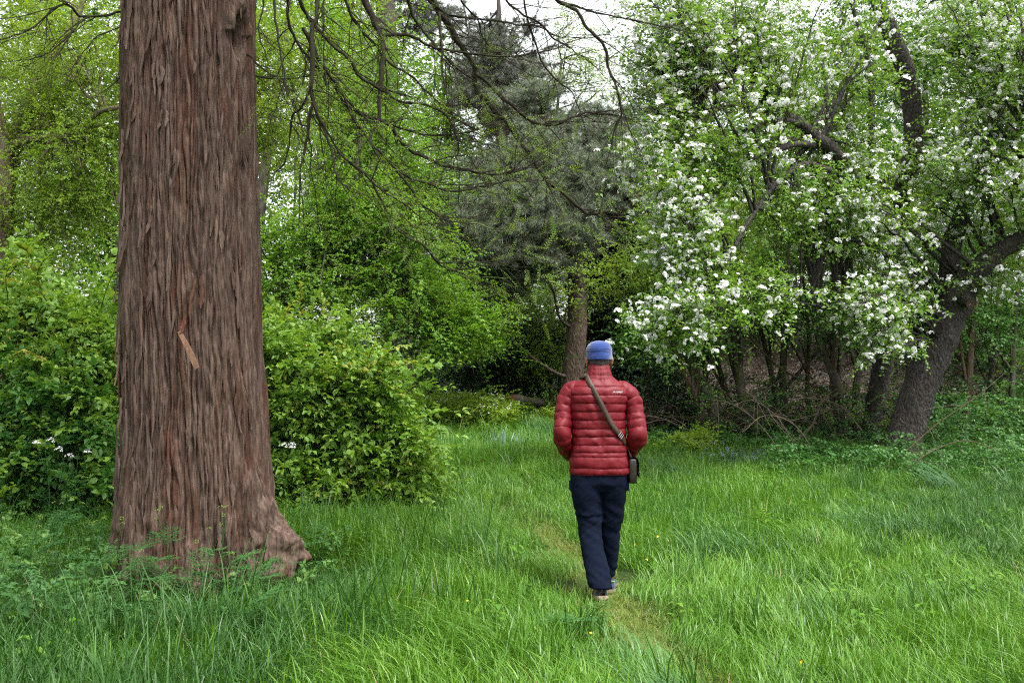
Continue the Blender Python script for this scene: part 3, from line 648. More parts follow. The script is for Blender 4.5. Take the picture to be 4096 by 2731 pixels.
for s in (-1, 1):
    loft(mb, [(HX + s * .030, HY + .090, 1.700, .012, .008), (HX + s * .030, HY + .092, 1.710, .010, .007)], 4, 12, 2)
    V0 = [(HX + s * .080, HY - .012, zc(372), .006, .010), (HX + s * .087, HY - .016, zc(355), .009, .018), (HX + s * .091, HY - .02, zc(325), .010, .022), (HX + s * .091, HY - .022, zc(300), .009, .020), (HX + s * .084, HY - .018, zc(285), .005, .010)]
    loft(mb, V0, 14, 14, 2)
    arm = np.array([(s * .13, .01, 1.45), (s * .20, .006, 1.42), (s * .25, -.012, 1.30), (s * .262, -.05, 1.17), (s * .243, .01, 1.08), (s * .19, .15, .99)])
    tube(mb, resample(arm, 26), np.interp(np.linspace(0, 1, 26), [0, .3, .55, .75, 1], [.055, .048, .042, .040, .029]), 14, True)
    wr = np.array((s * .188, .155, .985)); fd = unit(np.array((-s * .55, .28, -.55)))
    side = unit(np.cross(fd, (0, 0, 1))); 
    tube(mb, np.stack([wr, wr + fd * .05, wr + fd * .09]), np.array([.026, .034, .032]), 12, True)
    for k, ln in enumerate((.068, .078, .074, .058)):
        b0 = wr + fd * .085 + np.array((0, 0, 1)) * (.024 - .016 * k); cu = np.array((-s * .3, -.1, -.35))
        tube(mb, resample([b0, b0 + fd * ln * .5, b0 + fd * ln * .85 + cu * ln * .3], 6), np.linspace(.0095, .0075, 6), 8, True)
    b0 = wr + fd * .03 + np.array((0, 0, .022)); tube(mb, resample([b0, b0 + fd * .03 + (0, .02, .012), b0 + fd * .06 + (0, .03, .008)], 6), np.linspace(.012, .009, 6), 8, True)
for leg, fy in ((LEGL, -.02), (LEGR, .0)):
    q = [legring(*k) for k in leg]; loft(mb, [(a[0], a[1], a[2], a[3] * .62, a[4] * .62) for a in q] + [(q[-1][0], q[-1][1] + .02, .06, .038, .05)], 40, 20)
remeshed('body', mb, M_skin, man, .0075, 2)

# beanie with its folded band
def hat(name, prof, amp, seed, mat, parent):
    mb = MB(); n = len(prof); prof = np.array(prof); a = np.linspace(0, 2 * math.pi, 72, endpoint=False)
    q = np.stack([np.interp(np.linspace(0, 1, 60), np.linspace(0, 1, n), prof[:, i]) for i in range(3)], -1)
    c, s = np.cos(a), np.sin(a)
    V = np.stack([HX + c * q[:, 1:2], HY - .006 + s * q[:, 2:3], q[:, :1] + .003 * np.clip(s, -1, 1) * (zc(190) - q[:, :1]) / .1 + 0 * c], -1)
    d = amp * pn(np.stack([V[..., 0] * 4, V[..., 1] * 4, V[..., 2] * 75], -1), seed) + amp * 1.2 * pn(V * np.array((13, 13, 22)), seed + 1)
    nrm = np.stack([np.broadcast_to(c, d.shape), np.broadcast_to(s, d.shape), 0 * d], -1); V = V + nrm * d[..., None]
    mb.add(V.reshape(-1, 3), grid_faces(60, 72)); return mb.build(name, mat, parent)
beanie = hat('beanie', [(zc(296), .086, .104), (zc(250), .089, .107), (zc(215), .089, .107), (zc(190), .084, .102), (zc(168), .073, .089), (zc(152), .054, .066), (zc(143), .031, .037), (zc(140), .002, .002)], .0016, 41, M_hat, man)
hat('folded_band', [(zc(300), .087, .105), (zc(312), .091, .110), (zc(300), .0935, .1125), (zc(285), .0935, .1125), (zc(255), .0925, .111), (zc(225), .0915, .110), (zc(208), .0905, .109), (zc(204), .0885, .107)], .0030, 43, M_hat, beanie)
# short hair below the hat
mb = MB(); r = np.random.default_rng(9)
a = np.linspace(R(180), R(360), 40); zz_ = np.linspace(zc(300), zc(374), 10); A2, Z2 = np.meshgrid(a, zz_)
tt = (zc(300) - Z2) / (zc(300) - zc(374)); hw = .081 - .010 * tt - .012 * tt ** 2
V = np.stack([HX + np.cos(A2) * hw, HY - .004 + np.sin(A2) * (.102 - .012 * tt - .01 * tt ** 2), Z2], -1); V = V + .003 * pn(V * np.array((60, 60, 12)), 51)[..., None] * unit(V - np.array((HX, HY, 1.66)))
mb.add(V.reshape(-1, 3), grid_faces(10, 40, False))
for i in range(1300):
    t = r.random() ** .8; a_ = R(r.uniform(182, 358)); z_ = zc(295) + (zc(372) - zc(295)) * t
    h_ = .0825 - .010 * t - .012 * t * t
    b = np.array((HX + math.cos(a_) * h_, HY - .004 + math.sin(a_) * (.1035 - .012 * t - .01 * t * t), z_)); o_ = np.array((math.cos(a_), math.sin(a_), 0))
    sd_ = np.array((-math.sin(a_), math.cos(a_), 0)) * .0011; tip = b + o_ * r.uniform(.001, .006) - np.array((0, 0, r.uniform(.012, .024))) + sd_ * r.normal(0, 4)
    mb.add([b - sd_, b + sd_, tip], [(0, 1, 2)], r.random())
mb.build('hair', M_hair, man)['kind'] = 'stuff'

def shoe(x, y, pitch, yaw, z0):
    """built toe along +Y with the heel at the origin"""
    base = Matrix.Translation((x, y, z0)) @ Matrix.Rotation(yaw, 4, 'Z') @ Matrix.Rotation(pitch, 4, 'X')
    def xf(V): return np.array([base @ Vector(v) for v in np.asarray(V).reshape(-1, 3)])
    n = 26; t = np.linspace(0, 1, n); Ln = .285
    hw = np.interp(t, [0, .06, .2, .45, .7, .88, 1], [.018, .036, .040, .038, .049, .040, .012])
    ht = np.interp(t, [0, .08, .25, .42, .6, .8, 1], [.075, .098, .104, .098, .07, .052, .03])
    xo = np.interp(t, [0, .5, 1], [0, -.002, .012])
    sides = 22; a = np.linspace(0, math.pi, sides)
    V = np.stack([xo[:, None] + np.cos(a) * hw[:, None] * (1 - .25 * np.sin(a) ** 3), t[:, None] * Ln + 0 * a, .028 + np.sin(a) ** .8 * (ht[:, None] - .028)], -1)
    mb = MB(); mb.add(xf(V), grid_faces(n, sides, False)); s_ = mb.build('shoe', M_shoe, man)
    mb = MB(); hs = hw + .006; zt = np.interp(t, [0, .2, 1], [.036, .034, .028]); zb = np.interp(t, [0, .06, .6, 1], [.008, 0, 0, .014])
    ring = [(-1, 1), (-1.03, .55), (-.92, 0), (.92, 0), (1.03, .55), (1, 1)]
    V = np.stack([np.stack([xo + k * hs, t * (Ln + .012) - .008, zb + (zt - zb) * q], -1) for k, q in ring], 1)
    mb.add(xf(V), grid_faces(n, 6, False)); mb.add(xf(V[0]), [(0, 1, 2, 3), (3, 4, 5, 0)]); mb.build('sole', M_sole, s_)
    mb = MB(); aa_ = np.linspace(R(-20), R(200), 16)
    for q in range(11):
        b0 = R(190 + 16 * q); c_ = np.array((math.cos(b0) * .034, .045 + math.sin(b0) * .046, .094 - .012 * math.sin(b0 + 1.57) ** 2)); tube(mb, xf(np.stack([c_ - (.004, 0, 0), c_, c_ + (.004, 0, 0)])), .0042, 6, True)
    mb.build('heel_trim', M_trim, s_)['kind'] = 'stuff'
    return s_
shoe(cx(771), -.275, R(-7), R(4), .036)
shoe(cx(872), .055, R(3), R(-6), .008)

# shoulder bag: its own thing, hung from the left shoulder over to the right hip
bag = thing('shoulder_bag', 'dark brown leather bag hanging at the right hip on a long brown strap', 'bag', (PX, PY, float(gz(PX, PY))))
mb = MB()
def rbox(mb, c, h, bev=.012, taper=0, n=5):
    c = np.array(c); a = np.linspace(0, 2 * math.pi, 32, endpoint=False); co, si = np.cos(a), np.sin(a); k = (np.abs(co) ** 7 + np.abs(si) ** 7) ** (-1 / 7)
    z = [-1, -.97, -.85, -.3, .3, .85, .97, 1]; s = [.7, .9, 1, 1.04, 1.02, 1 - taper, .92 - taper, .75 - taper]
    V = np.stack([np.stack([c[0] + co * k * h[0] * q, c[1] + si * k * h[1] * (q ** .4), c[2] + 0 * a + h[2] * zz], -1) for zz, q in zip(z, s)])
    mb.add(V.reshape(-1, 3), grid_faces(8, 32))
    for b in (0, 7): mb.add(np.vstack([V[b], V[b].mean(0)]), np.stack([np.arange(32), (np.arange(32) + 1) % 32, np.full(32, 32)], -1))
BX, BY, BZ = cx(1066), .05, zc(1318)
rbox(mb, (BX, BY, BZ), (.030, .125, .088)); pouch = mb.build('pouch', M_bag, bag)
mb = MB(); yy = np.linspace(-1, 1, 10); prof = [(-.024, .086), (-.015, .098), (.012, .100), (.032, .090), (.041, .06), (.043, .0), (.042, -.045), (.039, -.05)]
V = np.stack([np.stack([np.full(10, BX + a), BY + yy * .128, np.full(10, BZ + b) - .012 * (b < .02) * (1 - yy ** 2) * -1], -1) for a, b in prof], 0)
mb.add(V.reshape(-1, 3), grid_faces(8, 10, False)); mb.build('flap', M_bag, bag)
mb = MB(); tube(mb, np.array([(BX + .040, BY - .09, BZ - .012), (BX + .046, BY - .09, BZ - .012), (BX + .051, BY - .09, BZ - .012)]), np.array([.013, .012, .007]), 14, True); mb.build('stud', M_steel, bag)
# strap: down the back, over the shoulder and down the front
def back_a(x, z):
    a = -np.linspace(.0, math.pi, 500); q = torso_pt(a, np.full(500, z)); o_ = np.argsort(q[:, 0]); return np.interp(x, q[o_, 0], a[o_])
sp = [(650, 462), (672, 505), (705, 570), (742, 645), (782, 720), (822, 800), (868, 885), (915, 950), (950, 995), (988, 1055), (1020, 1115)]
back, nrm = [], []
for c_, y_ in sp:
    z_ = zc(y_); x_ = cx(c_); back.append((x_, float(back_y(np.array([x_]), np.array([z_]))[0]) - .010, z_))
back = np.array(back); back[:3, 1] -= (.016, .010, .005); back[:2, 2] += (.010, .004); back[:, 1] -= .002
for k_ in range(3): back[1:-1, 1] = (back[:-2, 1] + back[1:-1, 1] * 2 + back[2:, 1]) / 4 - .0015
tail = np.array([(cx(1040), -.055, zc(1165)), (BX - .012, -.045, BZ + .10), (BX, -.055, BZ + .07), (BX, -.07, BZ + .0)])
front = np.array([(BX, .16, BZ + .05), (BX - .02, .17, BZ + .12), (.12, .16, 1.12), (0, .165, 1.25), (-.07, .155, 1.40), (-.10, .125, 1.49), (-.117, .07, 1.553), (-.119, .015, 1.568), (-.112, -.04, 1.565)])
line = resample(np.vstack([front, back, tail]), 120)
T_ = unit(np.gradient(line, axis=0)); ax = np.array((0, .01, 1.2)); outv = line - np.stack([line[:, 0] * .15, np.full(120, .012), line[:, 2]], -1); outv[:, 2] = np.where(line[:, 2] > 1.5, .12, 0); outv = unit(outv); side = unit(np.cross(T_, outv)); outv = np.cross(side, T_)
wd = np.full(120, .0175)
V = np.stack([line + side * (a * wd)[:, None] + outv * b for a, b in ((-1, 0), (-1, .003), (0, .0042), (1, .003), (1, 0))], 1)
mb = MB(); mb.add(V.reshape(-1, 3), grid_faces(120, 5)); strap = mb.build('strap', M_strap, bag)
def along(pt): return int(np.argmin(np.linalg.norm(line - np.array(pt), axis=1)))
ib = along((cx(950), back[8][1], zc(992))); mb = MB()
c_, t_, s_, o_ = line[ib], T_[ib], side[ib], outv[ib]
cor = [c_ + t_ * a * .016 + s_ * b * .022 + o_ * .006 for a, b in ((-1, -1), (-1, 1), (1, 1), (1, -1), (-1, -1))]
for q in range(4): tube(mb, np.stack([cor[q], (cor[q] + cor[q + 1]) / 2, cor[q + 1]]), .0028, 6, True)
tube(mb, np.stack([c_ - s_ * .022 + o_ * .0065, c_ + o_ * .0065, c_ + s_ * .022 + o_ * .0065]), .0024, 6, True)
mb.build('buckle', M_steel, strap)

man.scale = bag.scale = (1, 1, .982)
# ------------------------------------------------------------------ bark and foliage kinds
B_grey = bark_mat('grey_brown_bark', [(.025, .02, .016), (.06, .05, .042), (.11, .095, .082)], moss=(.06, .065, .02))
B_apple = bark_mat('scaly_grey_bark', [(.016, .013, .012), (.044, .038, .034), (.095, .086, .08)], sc=(16, 16, 7), bump=.9, dist=.03)
B_brown = bark_mat('brown_bark', [(.03, .018, .012), (.075, .05, .035), (.12, .085, .06)], moss=(.05, .055, .018))
B_pale = bark_mat('pale_trunk_bark', [(.07, .05, .035), (.14, .10, .075), (.20, .155, .12)], moss=(.09, .09, .03))
B_twig = bark_mat('twig_bark', [(.022, .018, .012), (.05, .040, .026)], bump=0, moss=(.065, .07, .02))
B_dry = bark_mat('dry_twig_bark', [(.06, .044, .033), (.125, .095, .07)], bump=0)
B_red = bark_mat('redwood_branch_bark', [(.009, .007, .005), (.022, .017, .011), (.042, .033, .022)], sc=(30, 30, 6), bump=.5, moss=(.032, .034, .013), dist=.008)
B_pine = bark_mat('pine_bark', [(.03, .02, .015), (.075, .052, .040), (.13, .095, .075)], sc=(12, 12, 4), bump=.9, dist=.03)

L_shrub = leaf_mat('shrub_leaf', (.10, .215, .028), (.20, .355, .046), (.34, .47, .08), trans=.4, rough=.42, spec=.45)
L_shrubd = leaf_mat('shaded_shrub_leaf', (.035, .115, .024), (.075, .20, .034), (.16, .30, .05), trans=.38, rough=.4, spec=.5)  # darker copy of the shrub leaf, shade put into its colour
L_gold = leaf_mat('golden_young_leaf', (.20, .30, .04), (.34, .36, .06), (.5, .42, .12), trans=.4, rough=.5)
L_lime = leaf_mat('lime_leaf', (.12, .215, .022), (.20, .32, .034), (.28, .39, .055), trans=.48, rough=.5)
L_horn = leaf_mat('bright_leaf', (.085, .20, .02), (.155, .31, .032), (.25, .40, .055), trans=.48, rough=.5)
L_mid = leaf_mat('mid_green_leaf', (.03, .095, .018), (.06, .16, .025), (.11, .22, .035), trans=.42, rough=.5)
L_dark = leaf_mat('dark_green_leaf', (.010, .035, .011), (.022, .065, .017), (.045, .10, .025), trans=.25, rough=.4, spec=.5)
L_ivy = leaf_mat('ivy_leaf', (.006, .016, .007), (.012, .030, .010), (.022, .045, .014), trans=.15, rough=.45, spec=.4)
L_apple = leaf_mat('apple_leaf', (.08, .19, .028), (.15, .285, .04), (.26, .39, .075), trans=.42, rough=.5)
L_pine = leaf_mat('pine_needle', (.085, .115, .075), (.15, .18, .125), (.24, .25, .19), trans=.15, rough=.6, spec=.3)
L_conif = leaf_mat('grey_conifer', (.10, .115, .095), (.17, .18, .155), (.24, .24, .21), trans=.1, rough=.7)
L_feather = leaf_mat('feathery_young_leaf', (.11, .21, .03), (.20, .31, .05), (.26, .36, .08), trans=.5)
L_nettle = leaf_mat('nettle_leaf', (.03, .10, .022), (.055, .155, .03), (.10, .22, .045), trans=.35, rough=.5)
L_petal = leaf_mat('white_petal', (.78, .76, .76), (.84, .84, .83), (.86, .83, .84), trans=.3, rough=.6, tw=(1, 1, 1))
L_bluegrey = leaf_mat('bluish_bulb_leaf', (.12, .22, .14), (.18, .30, .20), (.28, .38, .28), trans=.3, rough=.4, spec=.5, tw=(1, 1.1, .8))
L_brown = leaf_mat('dead_leaf', (.05, .036, .03), (.095, .072, .062), (.19, .155, .14), trans=.2, rough=.7)
L_fern = leaf_mat('cow_parsley_leaf', (.035, .12, .028), (.06, .17, .04), (.10, .22, .06), trans=.4)
L_blue = leaf_mat('pale_blue_flower', (.16, .19, .32), (.25, .28, .42), (.4, .4, .55), trans=.3)

S_shrub = [spray('shrub_spray', L_shrub, s, .42, 16, (.10, .056), .5, True, .003, droop=.3) for s in (1, 2, 3, 4, 6, 7, 8)] + [spray('shrub_spray_tip', L_gold, 5, .3, 9, (.07, .034), .4, False, .002)]
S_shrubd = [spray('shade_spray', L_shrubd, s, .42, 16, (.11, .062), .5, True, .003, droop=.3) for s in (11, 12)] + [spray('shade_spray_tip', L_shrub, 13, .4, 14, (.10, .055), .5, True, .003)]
S_lime = [spray('lime_spray', L_lime, s, .5, 26, (.062, .030), .6, droop=.5) for s in (21, 22, 23)]
S_horn = [spray('bright_spray', L_horn, s, .55, 26, (.075, .045), .85, jitter=.3, twist=.35) for s in (31, 32, 33)]
S_mid = [spray('mid_spray', L_mid, s, .5, 24, (.075, .048), .6) for s in (41, 42)]
S_dark = [spray('dark_spray', L_dark, s, .5, 24, (.085, .05), .6) for s in (51, 52)]
S_ivy = [spray('ivy_spray', L_ivy, s, .5, 30, (.075, .065), .3, droop=.5) for s in (61, 62)]
S_apple = [spray('apple_spray', L_apple, s, .30, 11, (.07, .038), .5) for s in (71, 72, 73)]
S_haw = [spray('hawthorn_spray', L_horn, s, .4, 26, (.04, .032), .5) for s in (81, 82)] + [spray('hawthorn_spray_light', L_horn, 83, .4, 24, (.04, .032), .5)]
S_bare = [spray('thin_spray', L_lime, s, .55, 9, (.045, .028), .4, stem=.003) for s in (91, 92)]
def needles(name, seed, mat, n=70, ln=.10, w=.006, up=True):
    r = np.random.default_rng(seed); mb = MB(); tube(mb, np.array([(0, 0, 0), (0, .07, 0), (0, .14, 0)]), np.array([.006, .005, .003]), 4, att=.1)
    for i in range(n):
        t = r.random(); b = np.array((0, .14 * t, 0)); a = r.uniform(0, 6.283); o = np.array((math.cos(a), .35 + .9 * t, math.sin(a))); o = unit(o)
        s = unit(np.cross(o, r.normal(size=3))) * w / 2; l_ = ln * r.uniform(.7, 1.1)
        mb.add([b - s, b + s, b + o * l_], [(0, 1, 2)], r.random())
    return proto(name, mb, mat)
S_pine = [needles('pine_tuft', s, L_pine) for s in (1, 2)]
S_conif = [needles('conifer_tuft', s, L_conif, 60, .16, .012) for s in (3, 4)]
def feather(name, seed):
    r = np.random.default_rng(seed); mb = MB(); L_ = .15; line = resample(np.array([(0, 0, 0), (0, .08, .005), (0, .15, -.01)]), 5); tube(mb, line, .0009, 3, att=.3)
    for i in range(16):
        t = (i + 1) / 16; b = np.array((0, L_ * t, 0)); sd_ = (-1) ** i; d = unit(np.array((sd_, .7, r.normal(0, .2)))); V, Fc = leaf_shape(.03 * (1 - .6 * t), .006, .1, .1); mb.add(place(V, b, d, np.array((0, 0, 1.))), Fc, r.random())
    return proto(name, mb, L_feather)
S_feather = [feather('feather_leaf', s) for s in (1, 2)]
def flower_cluster(name, seed, k=7, size=.020, rad=.034, pm=None):
    r = np.random.default_rng(seed); mb = MB()
    for i in range(k):
        o = unit(np.array((r.normal(), r.normal(), abs(r.normal()) + .4))); c = o * rad * r.uniform(.6, 1.1); x = unit(np.cross(o, r.normal(size=3))); y = np.cross(o, x)
        for q in range(5):
            a = q * 1.2566 + r.normal(0, .1); d = x * math.cos(a) + y * math.sin(a); s = np.cross(o, d); l_ = size * r.uniform(.85, 1.15)
            mb.add([c, c + d * l_ * .6 - s * l_ * .42 + o * l_ * .25, c + d * l_ + o * l_ * .3, c + d * l_ * .6 + s * l_ * .42 + o * l_ * .25], [(0, 1, 2), (0, 2, 3)], r.random())
    return mb.mesh(name, pm or L_petal)
BLOSSOM = [flower_cluster('blossom', 1, 7, .025, .045), flower_cluster('blossom', 2, 10, .026, .062), flower_cluster('blossom', 3, 5, .024, .036)]
def pobj(name, me): return bpy.data.objects.new(name, me)
S_blossom = [pobj('blossom_cluster', m_) for m_ in BLOSSOM]
S_hawfl = [pobj('hawthorn_cluster', flower_cluster('hawthorn_flower', s, 12, .011, .05)) for s in (5, 6)]
LEAF = []
for s in range(4):
    mb = MB(); V, Fc = leaf_shape(.085, .05, .3 + .1 * s, .15 + .08 * s, True); mb.add(V, Fc, .3 + .2 * s); LEAF.append((mb.v, mb.f))
def leaf_meshes(mat):
    out_ = []
    for s in range(4):
        mb = MB(); V, Fc = leaf_shape(.085, .05, .3 + .1 * s, .15 + .08 * s, True); mb.add(V, Fc, .15 + .25 * s); out_.append(mb.mesh('leaf', mat))
    return out_

# ------------------------------------------------------------------ a tree or shrub from trunks and crown ellipsoids
def ell(px, py, d, rx, ry, rd, nl=6, kind=0):
    c = P(px, py, d); return (c, np.array((rx * d / F, rd, ry * d / F)), nl, kind)
def plant(name, label, cat, base, trunks, ells, bark, sprays, group=None, sub=7, per=9, ssize=1.0, lrad=.05, seed=0, spread=.22, upb=.25, limbs_named='limb', blossom=None, nblossom=0, nparts=0, leafparts=0, leafmat=None, front=None, sides=7, rough=.12, start=(.35, .95), twig=.007, tiltup=.3, flatten=.6, sprad=1.0, trunk_name='trunk', limbvis=True):
    """trunks: list of (points, radii); ells: crown ellipsoids; returns the thing"""
    r = np.random.default_rng(seed); b = np.array(base, float)
    if group is None and len(trunks) == 0: pass
    root = thing(name, label, cat, tuple(b), group=group)
    dense = []
    for pts, rad in trunks:
        n_ = max(10, len(pts) * 6); q = resample(pts, n_); rr_ = np.interp(np.linspace(0, 1, n_), np.linspace(0, 1, len(rad)), rad)
        mb = MB(); tube(mb, q - b, rr_, sides if rr_.max() < .1 else max(sides, 14), True, rough=rough, seed=seed); mb.build(trunk_name, bark, root)
        dense.append((q, rr_))
    tw = MB(); anc = []; ntw = 0
    for c, ra, nl, kind in ells:
        for i in range(nl):
            o = unit(r.normal(size=3)) * r.uniform(.35, .95) ** .5; o[2] = o[2] * .9
            tgt = c + o * ra
            q, rr_ = dense[r.integers(len(dense))]
            if len(dense) > 1:
                ds = [np.abs(qq[:, :2] - tgt[:2]).sum(1).min() for qq, _ in dense]; q, rr_ = dense[int(np.argmin(ds))]
            dist = np.linalg.norm(q - (tgt - np.array((0, 0, upb * np.linalg.norm((tgt - q[len(q) // 2])[:2])))), axis=1)
            lo, hi = int(len(q) * start[0]), max(int(len(q) * start[1]), int(len(q) * start[0]) + 1)
            k = lo + int(np.argmin(dist[lo:hi])); k = int(np.clip(k + r.integers(-2, 3), lo, len(q) - 1))
            s0 = q[k]; mid = (s0 + tgt) / 2 + np.array((0, 0, upb * np.linalg.norm((tgt - s0)[:2]))) + r.normal(0, .08, 3) * np.linalg.norm(tgt - s0)
            ln = np.linalg.norm(tgt - s0); nseg = int(np.clip(ln * 4, 6, 16)); lb = bez(s0, mid, tgt, nseg); lb[1:] += r.normal(0, .025, (nseg - 1, 3)) * min(1, ln)
            r0 = min(lrad * (.5 + .25 * ln), rr_[k] * .75)
            mb = MB(); tube(mb, lb - b, np.linspace(r0, twig, nseg), 5, rough=.1, seed=seed)
            if limbvis: mb.build(limbs_named, bark, root)
            else: tube(tw, lb - b, np.linspace(r0, twig, nseg), 5)
            for j in range(sub):
                t = r.uniform(.3, 1.0); p0 = lb[int(t * (nseg - 1))]
                o2 = unit(r.normal(size=3) * np.array((1, 1, flatten))) * r.uniform(.4, 1) * (ra.mean() * .55 + .15)
                p2 = lb[-1] * .45 + p0 * .55 + o2; p1 = (p0 + p2) / 2 + np.array((0, 0, tiltup * np.linalg.norm(o2) * .5))
                sb = bez(p0, p1, p2, 6); sb[1:] += r.normal(0, .02, (5, 3)); tube(tw, sb - b, np.linspace(twig, twig * .4, 6), 3); ntw += 1
                tt = r.uniform(.25, 1.0, per); ii = np.minimum((tt * 5).astype(int), 4); f = (tt * 5 - ii)[:, None]
                pp = sb[ii] * (1 - f) + sb[ii + 1] * f + r.normal(0, spread * sprad, (per, 3)) * np.array((1, 1, .6))
                dd = unit(sb[ii + 1] - sb[ii]) + r.normal(0, .55, (per, 3)); dd[:, 2] *= .6
                anc.append(np.concatenate([pp, dd, np.full((per, 1), kind)], 1))
    tw.build('twigs', B_twig if bark is not B_dry else B_dry, root)['kind'] = 'stuff'
    A = np.concatenate(anc); k = len(A)
    up = unit(np.array((0, 0, 1.)) + r.normal(0, .28, (k, 3)))
    sp_ = sprays if isinstance(sprays[0], list) else [sprays]
    off = np.cumsum([0] + [len(s) for s in sp_]); flat = [o for s in sp_ for o in s]
    kd = np.minimum(A[:, 6].astype(int), len(sp_) - 1)
    which = np.array([off[q] + r.integers(len(sp_[q])) for q in kd])
    scatter('foliage', flat, A[:, :3] - b, eulers(A[:, 3:6], up), r.uniform(.7, 1.25, k) * ssize, which, root)
    root['_n'] = k
    camd = np.linalg.norm(A[:, :2], axis=1)
    if blossom:
        w = r.random(k) * .8; w = w + .85 * pn(A[:, :3] * 1.5, seed + 5) + .4 * pn(A[:, :3] * .6, seed + 6) - .75 * A[:, 6] - .05 * A[:, 1]; idx = np.argsort(-w)[:nblossom]
        pos = A[idx, :3] + unit(A[idx, 3:6]) * .15 + r.normal(0, .05, (len(idx), 3))
        ordr = np.argsort(np.linalg.norm(pos - np.array((0, 0, 1.6)), axis=1)); pos = pos[ordr]
        for i in range(min(nparts, len(pos))):
            o = obj('blossom', BLOSSOM[i % 3], root); o.location = pos[i] - b; o.rotation_euler = (r.normal(0, .5), r.normal(0, .5), r.uniform(0, 6.28)); o.scale = (r.uniform(.7, 1.1),) * 3
        rest = pos[nparts:]; kk = len(rest)
        if kk: scatter('blossom_mass', blossom, rest - b, np.stack([r.normal(0, .5, kk), r.normal(0, .5, kk), r.uniform(0, 6.28, kk)], -1), r.uniform(.65, 1.15, kk), None, root, seed)
    if leafparts:
        lm = leaf_meshes(leafmat); sc_ = camd + r.uniform(0, .5, k); idx = np.argsort(sc_)[:leafparts * 3]; idx = r.choice(idx, leafparts, False)
        eu = eulers(A[idx, 3:6], unit(np.array((0, 0, 1.)) + r.normal(0, .4, (leafparts, 3))))
        for j, i in enumerate(idx):
            o = obj('leaf', lm[j % 4], root); o.location = A[i, :3] - b + r.normal(0, .05, 3) + np.array((0, -.12, .03)); o.rotation_euler = eu[j]; o.scale = (r.uniform(.8, 1.3),) * 3
    return root
def ground_at(px, d):
    x = (px - 512) / F * d; return np.array((x, d, float(gz(x, d))))

# ------------------------------------------------------------------ the two flowering shrubs beside the big trunk
def shrub_stems(base, ends, r0=.02):
    return [(np.array([base + np.array((dx, dy, 0)), base + np.array((dx * 2, dy * 2, .5)) * 1, e]), [r0, r0 * .7, r0 * .35]) for (dx, dy), e in ends]
b = ground_at(348, 11.6)
plant('flowering_shrub', 'dense bright green arching shrub with golden shoot tips right of the big trunk', 'shrub', b,
      [(np.array([b, b + (.0, 0, .6), P(330, 330, 11.8)]), [.03, .02, .01]), (np.array([b + (.3, 0, 0), b + (.5, 0, .5), P(385, 390, 11.3)]), [.03, .02, .01]), (np.array([b - (.5, 0, 0), b + (-.7, 0, .6), P(280, 350, 11.6)]), [.03, .02, .01]), (np.array([b + (.6, -.2, 0), b + (.8, -.2, .3), P(425, 440, 11.0)]), [.025, .02, .01])],
      [ell(300, 385, 11.5, 60, 48, .8, 16), ell(340, 400, 11.2, 50, 42, .8, 15), ell(370, 440, 11.1, 44, 36, .8, 15), ell(320, 450, 10.9, 75, 40, .7, 16), ell(382, 484, 10.9, 36, 20, .6, 9), ell(310, 340, 11.6, 40, 22, .5, 7), ell(352, 368, 11.3, 30, 20, .4, 6), ell(275, 360, 11.3, 22, 50, .5, 7), ell(350, 495, 10.7, 75, 18, .5, 9)],
      B_brown, S_shrub, sub=6, per=5, ssize=.95, lrad=.014, seed=101, start=(.1, .9), twig=.004, leafparts=260, leafmat=L_shrub, trunk_name='stem', limbvis=False, spread=.10, upb=.35)
def shoot(root, pts, d, n, mats, size=1.0):
    """an arching shoot that stands clear of its shrub, leaves in pairs"""
    r = np.random.default_rng(int(pts[0][0])); q = resample(PL(pts, d + .4, d), 14); bb = np.array(root.location); mb = MB(); tube(mb, q - bb, np.linspace(.006, .002, 14), 5); so_ = mb.build('shoot', B_brown, root)
    lm = [m_ for mt in mats for m_ in leaf_meshes(mt)]; T = unit(np.gradient(q, axis=0))
    for i in range(n):
        t = .25 + .75 * i / (n - 1); k = min(13, int(t * 13.99)); up = unit(np.array((0, 0, 1.)) + r.normal(0, .3, 3)); sd_ = unit(np.cross(T[k], up)) * (-1) ** i
        dd = unit(sd_ * (1.2 - t * .8) + T[k] * (.4 + t) + r.normal(0, .2, 3) + np.array((0, 0, .25))); eu = eulers(dd[None], up[None])[0]
        o = obj('leaf', lm[r.integers(len(lm))], so_); o.location = q[k] - bb; o.rotation_euler = eu; o.scale = (size * r.uniform(.9, 1.4) * (1.1 - .3 * t),) * 3
sh1 = bpy.data.objects['flowering_shrub']
for pts, d, n_, mt, sz in (([(300, 330), (301, 310), (300, 284)], 11.4, 18, [L_gold], .9), ([(322, 345), (340, 322), (372, 303)], 11.0, 22, [L_shrub], 1.15), ([(345, 385), (372, 368), (420, 361)], 10.8, 26, [L_shrub, L_gold], 1.15), ([(380, 445), (405, 424), (438, 412)], 10.6, 26, [L_shrub], 1.2), ([(280, 330), (285, 315), (292, 302)], 11.2, 12, [L_gold, L_shrub], 1.0), ([(395, 470), (425, 450), (455, 446)], 10.6, 16, [L_shrub], 1.0), ([(360, 400), (385, 392), (400, 395)], 10.6, 14, [L_gold], .9)): shoot(sh1, pts, d, n_, mt, sz)
b = ground_at(40, 10.6)
